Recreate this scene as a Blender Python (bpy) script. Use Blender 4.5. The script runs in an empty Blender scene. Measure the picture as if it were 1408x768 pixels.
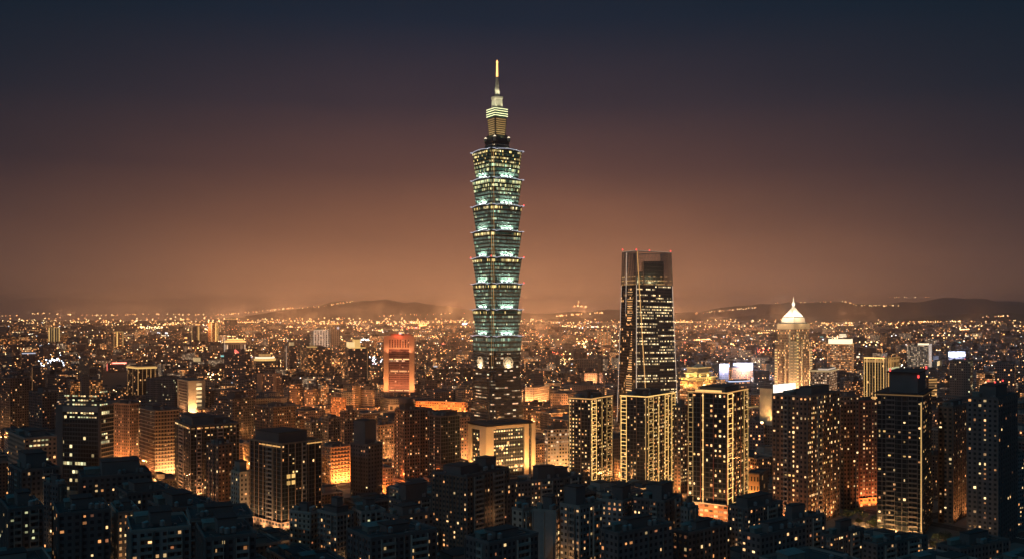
import bpy, math, random
from mathutils import Vector
PI = math.pi
R_ = math.radians
rnd = random.Random(101)
sc = bpy.context.scene

# ------------------------------------------------------------------ camera, sky, light, exposure
DIST_P = 0.85e6
F = 1300.0          # focal length in photo pixels (photo 1408 wide)
CZ = 165.0          # camera height above the city floor
HY = 432.0          # photo row of the horizon
cam_d = bpy.data.cameras.new('camera')
cam = bpy.data.objects.new('camera', cam_d)
sc.collection.objects.link(cam)
cam.location = (0, 0, CZ)
cam.rotation_euler = (R_(90), 0, 0)
cam_d.sensor_width = 36.0
cam_d.lens = F / 1408.0 * 36.0
cam_d.shift_y = (HY - 384.0) / 1408.0
cam_d.clip_start = 1.0
cam_d.clip_end = 80000.0
sc.camera = cam

sc.view_settings.view_transform = 'Standard'
sc.view_settings.look = 'None'
sc.view_settings.gamma = 1.0
sc.view_settings.exposure = 0.0
sc.render.engine = 'CYCLES'
cy = sc.cycles
cy.max_bounces = 4; cy.diffuse_bounces = 2; cy.glossy_bounces = 2; cy.transmission_bounces = 2
cy.volume_bounces = 0; cy.transparent_max_bounces = 4
cy.sample_clamp_indirect = 1.0; cy.sample_clamp_direct = 0.0
cy.use_denoising = True
cy.use_light_tree = True
cy.caustics_reflective = False; cy.caustics_refractive = False


class NT:
    """tiny helper to wire node trees"""
    def __init__(s, tree):
        s.t = tree; s.n = tree.nodes; s.l = tree.links
    def node(s, typ, **kw):
        x = s.n.new(typ)
        for k, v in kw.items(): setattr(x, k, v)
        return x
    def put(s, sock, v):
        if hasattr(v, 'is_linked') or isinstance(v, bpy.types.NodeSocket): s.l.new(v, sock)
        else: sock.default_value = v
    def m(s, op, a, b=None, c=None, clamp=False):
        x = s.n.new('ShaderNodeMath'); x.operation = op; x.use_clamp = clamp
        s.put(x.inputs[0], a)
        if b is not None: s.put(x.inputs[1], b)
        if c is not None: s.put(x.inputs[2], c)
        return x.outputs[0]
    def mix(s, f, a, b):
        x = s.n.new('ShaderNodeMix'); x.data_type = 'RGBA'
        s.put(x.inputs[0], f)
        s.put(x.inputs[6], a if not isinstance(a, tuple) else (*a, 1)[:4])
        s.put(x.inputs[7], b if not isinstance(b, tuple) else (*b, 1)[:4])
        return x.outputs[2]
    def ramp(s, f, stops, interp='LINEAR'):
        x = s.n.new('ShaderNodeValToRGB'); cr = x.color_ramp; cr.interpolation = interp
        while len(cr.elements) < len(stops): cr.elements.new(0.5)
        for e, (p, c) in zip(cr.elements, stops):
            e.position = p; e.color = (*c, 1)
        s.put(x.inputs[0], f)
        return x.outputs[0]
    def xyz(s, a, b, c=0.0):
        x = s.n.new('ShaderNodeCombineXYZ')
        s.put(x.inputs[0], a); s.put(x.inputs[1], b); s.put(x.inputs[2], c)
        return x.outputs[0]


world = bpy.data.worlds.new('World'); sc.world = world; world.use_nodes = True
W = NT(world.node_tree); W.n.clear()
tc = W.node('ShaderNodeTexCoord')
sp = W.node('ShaderNodeSeparateXYZ'); W.l.new(tc.outputs['Generated'], sp.inputs[0])
X, Y, Z = sp.outputs
hor = W.m('SQRT', W.m('ADD', W.m('MULTIPLY', X, X), W.m('MULTIPLY', Y, Y)))
elev = W.m('DIVIDE', Z, hor)                          # tan(elevation)
azx = W.m('DIVIDE', X, W.m('MAXIMUM', hor, 0.001))    # sin(azimuth) from the view to the city
front = W.m('GREATER_THAN', Y, 0.0)
# dome of light over the lit city, brown near the ground and dying out to the sides
lobe = W.m('EXPONENT', W.m('MULTIPLY', W.m('POWER', W.m('ABSOLUTE', W.m('DIVIDE', W.m('ADD', azx, 0.03), 0.42)), 2.2), -1.0))
lobe = W.m('MULTIPLY', lobe, front)
lobe = W.m('ADD', W.m('MULTIPLY', lobe, 0.93), 0.07)
e01 = W.m('MULTIPLY', W.m('MAXIMUM', elev, 0.0), 2.0, clamp=True)
glow = W.ramp(e01, [(0.0, (.52, .215, .080)), (0.06, (.43, .168, .062)), (0.18, (.245, .091, .034)), (0.30, (.105, .039, .020)),
                    (0.44, (.040, .018, .017)), (0.62, (.009, .007, .013)), (1.0, (0, 0, 0))])
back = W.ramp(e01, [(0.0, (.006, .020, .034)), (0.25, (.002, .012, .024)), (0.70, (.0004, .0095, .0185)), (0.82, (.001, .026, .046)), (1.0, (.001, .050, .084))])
sky = W.node('ShaderNodeTexSky'); sky.sky_type = 'NISHITA'; sky.sun_disc = False
sky.sun_elevation = R_(35); sky.sun_rotation = R_(215)
cn = W.node('ShaderNodeTexNoise'); cn.inputs['Scale'].default_value = 3.2; cn.inputs['Detail'].default_value = 6; cn.inputs['Roughness'].default_value = .62
W.l.new(W.xyz(X, Y, W.m('MULTIPLY', Z, 3.5)), cn.inputs['Vector'])
clouds = W.m('ADD', .72, W.m('MULTIPLY', cn.outputs[0], .56))   # thin uneven cloud lit from below
bg1 = W.node('ShaderNodeBackground')                  # town glow
W.put(bg1.inputs[0], glow); W.put(bg1.inputs[1], W.m('MULTIPLY', lobe, clouds))
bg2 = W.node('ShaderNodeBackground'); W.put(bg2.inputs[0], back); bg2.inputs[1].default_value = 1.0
bg3 = W.node('ShaderNodeBackground'); W.l.new(sky.outputs[0], bg3.inputs[0]); bg3.inputs[1].default_value = 0.0004
a1 = W.node('ShaderNodeAddShader'); a2 = W.node('ShaderNodeAddShader')
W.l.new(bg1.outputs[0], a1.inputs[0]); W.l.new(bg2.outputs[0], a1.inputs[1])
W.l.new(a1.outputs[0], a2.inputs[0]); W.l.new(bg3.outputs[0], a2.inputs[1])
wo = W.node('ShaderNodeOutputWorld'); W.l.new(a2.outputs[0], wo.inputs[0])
world.cycles.sampling_method = 'MANUAL'; world.cycles.sample_map_resolution = 512

ml = bpy.data.lights.new('fill_sun', 'SUN'); ml.energy = 0.16; ml.angle = R_(0.5); ml.color = (.55, .85, 1.0)  # weak teal fill added to give the building faces form
mo = bpy.data.objects.new('fill_sun', ml); sc.collection.objects.link(mo)
mo.rotation_euler = (R_(66), 0, R_(-38))

# ------------------------------------------------------------------ helpers
def at(px, D): return ((px - 704.0) / F * D, D)
def zz(py, D): return CZ + (HY - py) / F * D
def scr(x, y, z): return 704 + x / y * F, HY - (z - CZ) / y * F

COL = sc.collection
def tag(o, label=None, cat=None, group=None, kind=None):
    if label: o['label'] = label
    if cat: o['category'] = cat
    if group: o['group'] = group
    if kind: o['kind'] = kind
    return o
def empty(name, loc, rz=0.0):
    o = bpy.data.objects.new(name, None); COL.objects.link(o)
    o.location = loc; o.rotation_euler = (0, 0, rz); o.empty_display_size = 1
    return o

class MB:
    def __init__(s): s.v = []; s.f = []; s.uv = []; s.mi = []; s.m = []
    def mat(s, m):
        if m not in s.m: s.m.append(m)
        return s.m.index(m)
    def quad(s, pts, m, uvs=None):
        b = len(s.v); s.v.extend(pts); n = len(pts)
        s.f.append(tuple(range(b, b + n)))
        s.uv.extend(uvs if uvs else [(0.5, 0.5)] * n)
        s.mi.append(s.mat(m))
    def box(s, x0, x1, y0, y1, z0, z1, m, top=None, bay=3.0, fh=3.4, off=(0, 0), bottom=True):
        top = top or m
        v = s.v; b = len(v)
        v.extend([(x0, y0, z0), (x1, y0, z0), (x1, y1, z0), (x0, y1, z0), (x0, y0, z1), (x1, y0, z1), (x1, y1, z1), (x0, y1, z1)])
        nv = max(1, round((z1 - z0) / fh)); nx = max(1, round((x1 - x0) / bay)); ny = max(1, round((y1 - y0) / bay))
        i, j = s.mat(m), s.mat(top)
        ou, ov = off
        for (a, c, d, e), n in (((0, 1, 5, 4), nx), ((1, 2, 6, 5), ny), ((2, 3, 7, 6), nx), ((3, 0, 4, 7), ny)):
            s.f.append((b + a, b + c, b + d, b + e)); s.mi.append(i)
            s.uv.extend([(ou, ov), (ou + n, ov), (ou + n, ov + nv), (ou, ov + nv)])
            ou += n + 3
        s.f.append((b + 4, b + 5, b + 6, b + 7)); s.mi.append(j); s.uv.extend([(0.5, 0.5)] * 4)
        if bottom:
            s.f.append((b + 3, b + 2, b + 1, b)); s.mi.append(j); s.uv.extend([(0.5, 0.5)] * 4)
    def loft(s, polys, zs, mats, top=None, bay=2.1, fh=4.2, smooth=False):
        """polys: list of same-length ccw polygons; zs heights; mats one per section"""
        n = len(polys[0])
        for k in range(len(zs) - 1):
            P, Q = polys[k], polys[k + 1]
            ou = 0; nv = max(1, round((zs[k + 1] - zs[k]) / fh)); vo = k * 11
            for i in range(n):
                j = (i + 1) % n
                w = math.hypot(Q[j][0] - Q[i][0], Q[j][1] - Q[i][1]); nu = max(1, round(w / bay))
                s.quad([(*P[i], zs[k]), (*P[j], zs[k]), (*Q[j], zs[k + 1]), (*Q[i], zs[k + 1])], mats[k],
                       [(ou, vo), (ou + nu, vo), (ou + nu, vo + nv), (ou, vo + nv)])
                ou += nu + 2
        if top: s.quad([(*p, zs[-1]) for p in polys[-1]], top)
        s.quad([(*p, zs[0]) for p in reversed(polys[0])], top or mats[0])
    def bar(s, a, b, r, m):
        a, b = Vector(a), Vector(b); d = (b - a)
        if d.length < 1e-6: return
        d.normalize(); u = d.cross(Vector((0, 0, 1)))
        if u.length < 1e-3: u = Vector((1, 0, 0))
        u.normalize(); w = d.cross(u)
        c = [(u * sx + w * sy) * r for sx, sy in ((-1, -1), (1, -1), (1, 1), (-1, 1))]
        A = [tuple(a + q) for q in c]; B = [tuple(b + q) for q in c]
        for i in range(4):
            j = (i + 1) % 4
            s.quad([A[j], A[i], B[i], B[j]], m)
        s.quad(A, m); s.quad(B[::-1], m)
    def cyl(s, cx, cy_, z0, z1, r0, r1, m, n=12, top=None):
        P = [(cx + r0 * math.cos(2 * PI * i / n), cy_ + r0 * math.sin(2 * PI * i / n)) for i in range(n)]
        Q = [(cx + r1 * math.cos(2 * PI * i / n), cy_ + r1 * math.sin(2 * PI * i / n)) for i in range(n)]
        s.loft([P, Q], [z0, z1], [m], top or m, bay=3)
    def mesh(s, name):
        me = bpy.data.meshes.new(name)
        me.from_pydata(s.v, [], s.f)
        for m in s.m: me.materials.append(m)
        uvl = me.uv_layers.new(name='UVMap')
        flat = [c for p in s.uv for c in p]
        uvl.data.foreach_set('uv', flat)
        me.polygons.foreach_set('material_index', s.mi)
        me.update()
        return me
    def build(s, name, parent=None, kind=None):
        o = bpy.data.objects.new(name, s.mesh(name)); COL.objects.link(o)
        if parent is not None: o.parent = parent
        if kind: o['kind'] = kind
        return o

def plain(name, col, rough=0.8, noise=0.25, scale=0.15, metal=0.0, tint=None):
    mt = bpy.data.materials.new(name); mt.use_nodes = True; N = NT(mt.node_tree)
    b = N.n['Principled BSDF']
    tcx = N.node('ShaderNodeTexCoord')
    nz = N.node('ShaderNodeTexNoise'); nz.inputs['Scale'].default_value = scale; nz.inputs['Detail'].default_value = 5
    N.l.new(tcx.outputs['Object'], nz.inputs['Vector'])
    oi = N.node('ShaderNodeObjectInfo')
    f = N.m('ADD', N.m('MULTIPLY', N.m('SUBTRACT', nz.outputs[0], 0.5), noise * 2), 1.0)
    f = N.m('MULTIPLY', f, N.m('ADD', N.m('MULTIPLY', oi.outputs['Random'], 0.3), 0.85))
    vm = N.node('ShaderNodeVectorMath', operation='SCALE'); vm.inputs[0].default_value = col; N.put(vm.inputs[3], f)
    N.l.new(vm.outputs[0], b.inputs['Base Color'])
    b.inputs['Roughness'].default_value = rough; b.inputs['Metallic'].default_value = metal
    return mt

def glowing(name, col, strength, sample=False, vary=0.0):
    mt = bpy.data.materials.new(name); mt.use_nodes = True; N = NT(mt.node_tree)
    b = N.n['Principled BSDF']; b.inputs['Base Color'].default_value = (.3, .3, .3, 1)
    b.inputs['Emission Color'].default_value = (*col, 1)
    if vary:
        tcx = N.node('ShaderNodeTexCoord'); nz = N.node('ShaderNodeTexNoise')
        nz.inputs['Scale'].default_value = 0.9; nz.inputs['Detail'].default_value = 4
        oi = N.node('ShaderNodeObjectInfo')
        vv = N.node('ShaderNodeVectorMath', operation='ADD'); N.l.new(tcx.outputs['Object'], vv.inputs[0]); N.l.new(oi.outputs['Location'], vv.inputs[1])
        N.l.new(vv.outputs[0], nz.inputs['Vector'])
        f = N.m('MULTIPLY', N.m('ADD', 1 - vary, N.m('MULTIPLY', nz.outputs[0], 2 * vary)), strength)
        f = N.m('MULTIPLY', f, N.m('ADD', 0.3, N.m('MULTIPLY', N.m('MULTIPLY', oi.outputs['Random'], oi.outputs['Random']), 1.6)))
        N.put(b.inputs['Emission Strength'], f)
    else: b.inputs['Emission Strength'].default_value = strength
    mt.cycles.emission_sampling = 'AUTO' if sample else 'NONE'
    return mt

def facade(name, wall, glass=(.02, .03, .04), fw=.6, fh=.5, lit=.1, row=0.0, cols=((1, .45, .14), (1, .62, .27), (1, .8, .5)),
           st=1.2, rough=.8, gl=.18, pier=0.0, seg=5.0, base_glow=None):
    """wall with a grid of recessed-looking windows in cell UVs; some windows give off light"""
    mt = bpy.data.materials.new(name); mt.use_nodes = True; N = NT(mt.node_tree)
    b = N.n['Principled BSDF']
    uv = N.node('ShaderNodeUVMap'); s_ = N.node('ShaderNodeSeparateXYZ'); N.l.new(uv.outputs[0], s_.inputs[0])
    u, v = s_.outputs[0], s_.outputs[1]
    oi = N.node('ShaderNodeObjectInfo'); ro = N.m('MULTIPLY', oi.outputs['Random'], 913.0)
    cu, cv = N.m('FLOOR', u), N.m('FLOOR', v); fu, fv = N.m('FRACT', u), N.m('FRACT', v)
    mk = N.m('MULTIPLY', N.m('LESS_THAN', N.m('ABSOLUTE', N.m('SUBTRACT', fu, .5)), fw / 2),
             N.m('LESS_THAN', N.m('ABSOLUTE', N.m('SUBTRACT', fv, .5)), fh / 2))
    wn = N.node('ShaderNodeTexWhiteNoise', noise_dimensions='3D'); N.l.new(N.xyz(cu, cv, ro), wn.inputs['Vector'])
    wr = N.node('ShaderNodeTexWhiteNoise', noise_dimensions='3D')
    N.l.new(N.xyz(N.m('FLOOR', N.m('DIVIDE', u, seg)), cv, N.m('ADD', ro, 7.3)), wr.inputs['Vector'])
    rc = N.node('ShaderNodeSeparateColor'); N.l.new(wn.outputs['Color'], rc.inputs[0])
    p = lit
    if row: p = N.m('ADD', lit, N.m('MULTIPLY', N.m('LESS_THAN', wr.outputs['Value'], row), .75))
    on = N.m('LESS_THAN', wn.outputs['Value'], p)
    stops = [(i / max(1, len(cols) - 1), c) for i, c in enumerate(cols)]
    lc = N.ramp(rc.outputs[0], stops)
    # curtains, ceiling lamps: each lit pane is uneven inside
    inn = N.node('ShaderNodeTexNoise'); inn.inputs['Scale'].default_value = 3.1; inn.inputs['Detail'].default_value = 1
    N.l.new(uv.outputs[0], inn.inputs['Vector'])
    sg = N.m('MULTIPLY', N.m('MULTIPLY', on, mk), N.m('MULTIPLY', st, N.m('ADD', .25, N.m('MULTIPLY', N.m('MULTIPLY', rc.outputs[1], rc.outputs[1]), 1.6))))
    sg = N.m('MULTIPLY', sg, N.m('ADD', .5, inn.outputs[0]))
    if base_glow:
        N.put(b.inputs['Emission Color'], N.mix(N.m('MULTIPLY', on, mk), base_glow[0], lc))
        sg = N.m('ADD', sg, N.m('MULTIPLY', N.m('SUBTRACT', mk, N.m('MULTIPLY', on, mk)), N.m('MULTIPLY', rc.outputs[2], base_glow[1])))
    else: N.put(b.inputs['Emission Color'], lc)
    N.put(b.inputs['Emission Strength'], sg)
    tcx = N.node('ShaderNodeTexCoord'); nz = N.node('ShaderNodeTexNoise'); nz.inputs['Scale'].default_value = .12; nz.inputs['Detail'].default_value = 6
    N.l.new(tcx.outputs['Object'], nz.inputs['Vector'])
    f = N.m('ADD', N.m('MULTIPLY', N.m('SUBTRACT', nz.outputs[0], 0.5), .5), N.m('ADD', .82, N.m('MULTIPLY', oi.outputs['Random'], .36)))
    if pier:  # every few bays a wall pier of slightly different paint
        f = N.m('MULTIPLY', f, N.m('SUBTRACT', 1.0, N.m('MULTIPLY', N.m('GREATER_THAN', N.m('FRACT', N.m('DIVIDE', u, 4.0)), .5), pier)))
    vm = N.node('ShaderNodeVectorMath', operation='SCALE'); vm.inputs[0].default_value = wall; N.put(vm.inputs[3], f)
    N.l.new(N.mix(mk, vm.outputs[0], glass), b.inputs['Base Color'])
    N.put(b.inputs['Roughness'], N.m('SUBTRACT', rough, N.m('MULTIPLY', mk, rough - gl)))
    mt.cycles.emission_sampling = 'NONE'
    return mt

# ------------------------------------------------------------------ materials
M = {}
M['roof'] = plain('roof_felt', (.07, .075, .08), .9, .4, .2)
M['roof_dark'] = plain('roof_dark', (.035, .04, .045), .9, .4, .2)
M['conc'] = plain('concrete', (.30, .28, .26), .85, .3, .1)
M['conc_d'] = plain('dark_concrete', (.13, .13, .135), .85, .3, .1)
M['tile_tan'] = plain('tan_tile', (.36, .26, .19), .7, .25, .1)
M['tile_red'] = plain('red_tile', (.30, .12, .09), .7, .25, .1)
M['cream'] = plain('cream_stone', (.55, .47, .35), .7, .15, .1)
M['salmon'] = plain('salmon_stone', (.52, .27, .15), .7, .15, .05)
M['metal'] = plain('grey_metal', (.25, .27, .28), .4, .1, .5, .7)
M['steel'] = plain('dark_steel', (.06, .08, .09), .35, .1, .5, .5)
M['asphalt'] = plain('asphalt', (.05, .05, .052), .85, .3, .05)
M['paving'] = plain('paving', (.17, .16, .15), .85, .3, .08)
M['paint'] = plain('road_paint', (.7, .7, .68), .6, .15, .3)
M['tank'] = plain('water_tank_steel', (.35, .37, .38), .35, .15, .5, .6)
M['leaf'] = plain('leaf', (.045, .075, .03), .8, .5, .6)
M['bark'] = plain('bark', (.09, .06, .04), .9, .4, .6)
M['shed'] = plain('shed_sheet', (.16, .20, .19), .6, .4, .4)
M['green_glass'] = plain('green_glass', (.03, .09, .08), .2, .1, .1)
M['hill'] = plain('forest_hill', (.045, .05, .035), .95, .4, .002)
M['ground'] = plain('city_ground', (.055, .053, .05), .9, .4, .01)
E = {}
E['warm'] = glowing('lamp_warm', (1, .55, .22), 1.25, vary=.4)
E['amber'] = glowing('lamp_amber', (1, .40, .12), 1.0, vary=.4)
E['yellow'] = glowing('lamp_yellow', (1, .68, .30), 1.35, vary=.4)
E['cool'] = glowing('lamp_cool', (.95, .95, .50), .85, vary=.4)
E['dim'] = glowing('lamp_dim', (1, .36, .14), .40, vary=.5)
E['gold'] = glowing('led_gold', (1, .58, .17), 1.05, vary=.3)
E['golddim'] = glowing('led_gold_soft', (1, .50, .14), .50, vary=.45)
E['white'] = glowing('led_white', (.80, .84, 1), .65)
E['linewhite'] = glowing('led_pale', (1, .78, .60), .6)
E['softwhite'] = glowing('led_cream', (1, .80, .52), 1.5)
E['red'] = glowing('led_red', (1, .06, .05), 2.2)
E['neonred'] = glowing('neon_red', (1, .18, .12), 2.0)
E['orange'] = glowing('sodium_orange', (1, .34, .06), 1.6)
E['screen'] = glowing('led_screen', (.62, .72, 1), 1.25)
E['billboard'] = glowing('lit_billboard', (1, .84, .66), 1.7)
for k_, c_ in (('warm', (1, .52, .20)), ('amber', (1, .38, .10)), ('yellow', (1, .66, .28)), ('white', (1, .85, .62)), ('cool', (.75, .85, 1)), ('red', (1, .12, .06)), ('dim', (1, .36, .12))):
    E['spark_' + k_] = glowing('street_light_' + k_, c_, 3.0 if k_ == 'dim' else 8.5)
E['spire'] = glowing('spire_light', (1, .48, .14), 2.6)
E['teal'] = glowing('teal_lamp', (.25, .8, .75), .8)
PAL = {'mix': ['warm', 'amber', 'yellow', 'dim', 'warm', 'amber'], 'office': ['yellow', 'cool', 'yellow', 'cool'], 'gold': ['yellow', 'warm', 'gold', 'warm', 'amber'],
       'orange': ['amber', 'orange', 'amber', 'warm'], 'cool': ['cool', 'yellow', 'cool']}

TANW = (.36, .27, .20)
FM = {
 'dark':   facade('dark_tile_facade', (.15, .15, .16), fw=.55, fh=.5, lit=.03, st=1.0),
 'darktan': facade('brown_tile_facade', (.24, .17, .13), fw=.5, fh=.5, lit=.04, st=1.0, pier=.3),
 'tan':    facade('tan_tile_facade', (.38, .28, .21), fw=.5, fh=.5, lit=.10, st=1.1),
 'grey':   facade('grey_facade', (.27, .26, .26), fw=.6, fh=.5, lit=.05, st=1.0),
 'pale':   facade('pale_facade', (.45, .40, .34), fw=.45, fh=.5, lit=.06, st=1.0),
 'glass':  facade('dark_glass_facade', (.05, .07, .08), (.015, .025, .032), fw=.86, fh=.72, lit=.03, row=.10, cols=((1, .75, .35), (.9, 1, .6)), st=1.1, gl=.12),
 'bluegl': facade('navy_glass_facade', (.035, .055, .085), (.012, .03, .06), fw=.62, fh=.42, lit=.015, row=.50, cols=((1, .68, .30), (1, .82, .50)), st=1.6, gl=.12, seg=90),
 'darkgl': facade('black_glass_facade', (.05, .055, .06), (.015, .02, .03), fw=.8, fh=.7, lit=.07, cols=((1, .5, .18), (1, .75, .4)), st=1.1, gl=.15),
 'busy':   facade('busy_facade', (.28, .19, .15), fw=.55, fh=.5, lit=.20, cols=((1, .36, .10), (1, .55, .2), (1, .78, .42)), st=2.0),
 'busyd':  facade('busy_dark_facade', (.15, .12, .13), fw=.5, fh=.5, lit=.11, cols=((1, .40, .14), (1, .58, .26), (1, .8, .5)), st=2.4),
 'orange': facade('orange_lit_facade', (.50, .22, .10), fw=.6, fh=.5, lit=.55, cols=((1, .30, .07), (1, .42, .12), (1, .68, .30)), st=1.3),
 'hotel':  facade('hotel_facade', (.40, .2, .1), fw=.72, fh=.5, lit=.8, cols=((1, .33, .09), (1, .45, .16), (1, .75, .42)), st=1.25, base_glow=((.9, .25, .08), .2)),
 'white':  facade('white_lit_facade', (.55, .45, .36), fw=.6, fh=.5, lit=.6, cols=((1, .6, .32), (1, .8, .55)), st=.9),
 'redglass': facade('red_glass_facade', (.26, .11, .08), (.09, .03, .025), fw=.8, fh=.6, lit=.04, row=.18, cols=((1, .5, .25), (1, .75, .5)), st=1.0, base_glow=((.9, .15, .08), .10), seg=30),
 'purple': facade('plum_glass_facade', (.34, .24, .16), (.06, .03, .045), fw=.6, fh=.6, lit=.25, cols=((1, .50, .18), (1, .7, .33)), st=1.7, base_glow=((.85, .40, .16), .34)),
 # the big tower
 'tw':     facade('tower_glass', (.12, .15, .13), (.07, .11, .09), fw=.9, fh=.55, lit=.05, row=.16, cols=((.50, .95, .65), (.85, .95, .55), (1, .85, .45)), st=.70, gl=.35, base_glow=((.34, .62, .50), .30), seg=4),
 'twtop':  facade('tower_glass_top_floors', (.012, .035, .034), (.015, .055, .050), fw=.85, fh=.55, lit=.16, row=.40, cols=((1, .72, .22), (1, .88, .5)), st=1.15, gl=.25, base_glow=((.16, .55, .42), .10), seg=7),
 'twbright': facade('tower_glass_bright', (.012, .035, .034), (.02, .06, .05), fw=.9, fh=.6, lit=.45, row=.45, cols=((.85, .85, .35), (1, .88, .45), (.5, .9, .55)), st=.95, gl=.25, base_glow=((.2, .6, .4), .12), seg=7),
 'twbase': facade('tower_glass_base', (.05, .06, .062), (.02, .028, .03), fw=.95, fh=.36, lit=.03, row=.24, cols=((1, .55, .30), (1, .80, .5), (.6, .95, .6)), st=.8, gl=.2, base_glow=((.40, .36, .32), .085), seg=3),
}
NEARM = {k: facade('plain_' + k, w, g, fw=a, fh=b, lit=0.0, st=0, pier=p) for k, w, g, a, b, p in (
    ('dark', (.13, .13, .14), (.02, .03, .04), .5, .5, .15), ('brown', (.22, .15, .115), (.02, .03, .04), .5, .5, .3),
    ('tan', (.36, .27, .20), (.02, .03, .04), .5, .5, .0), ('grey', (.25, .25, .255), (.02, .03, .04), .55, .5, .2),
    ('pale', (.44, .39, .33), (.03, .035, .04), .42, .5, .0), ('glass', (.06, .075, .085), (.015, .025, .032), .86, .78, .0),
    ('blank', (.30, .28, .27), (.29, .27, .26), .5, .5, .0))}

# ------------------------------------------------------------------ building kit
HERO = []        # screen ranges to keep clear: (x0, x1, ybot, D)
FOOT = []        # footprints: centre x, y, radius
LAND = []        # landmarks for labels

WM = {}
def window_mesh(w, h, key):
    k = (round(w, 1), round(h, 1), key)
    if k not in WM:
        mb = MB(); mb.box(-w / 2, w / 2, -.10, .06, -h / 2, h / 2, E[key]); me = mb.mesh('window'); WM[k] = me
    return WM[k]

def put_windows(root, cells, R, L, nR, nL, nf, H, fw, fh, rg, pal, z0=0):
    """cells: (face, bay, floor); the first 100 are window parts, what is left is one part"""
    bw = {'R': R / nR, 'L': L / nL}; ff = (H - z0) / nf
    rg.shuffle(cells)
    rest = MB()
    for i, (face, c, k) in enumerate(cells):
        w = bw[face] * fw; h = ff * fh; s = (c + .5) * bw[face]; z = z0 + (k + .5) * ff
        key = rg.choice(PAL[pal])
        if pal != 'office': w *= rg.choice((.45, .6, .8, .8, 1)); h *= rg.choice((.6, .75, .85, 1))
        if i < 100:
            o = bpy.data.objects.new('window', window_mesh(w, h, key)); COL.objects.link(o); o.parent = root
            if face == 'R': o.location = (s, 0, z)
            else: o.location = (0, s, z); o.rotation_euler = (0, 0, -PI / 2)
        else:
            if face == 'R': rest.box(s - w / 2, s + w / 2, -.1, .06, z - h / 2, z + h / 2, E[key])
            else: rest.box(-.1, .06, s - w / 2, s + w / 2, z - h / 2, z + h / 2, E[key])
    if rest.v: rest.build('windows', root, 'stuff')

def fbox(mb, face, s0, s1, z0, z1, o0, o1, m):
    if face == 'R': mb.box(s0, s1, -o1, -o0, z0, z1, m)
    else: mb.box(-o1, -o0, s0, s1, z0, z1, m)

def place(x0, xc, x1, D, a):
    """near corner and the lengths of the right and left faces from their photo columns"""
    Px, Py = at(xc, D); ca, sa = math.cos(a), math.sin(a)
    k0 = (x0 - 704) / F; k1 = (x1 - 704) / F
    L = (Px - k0 * Py) / (ca + k0 * sa); R = (k1 * Py - Px) / max(.03, (sa - k1 * ca))
    return Px, Py, max(4, L), max(4, R)

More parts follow.
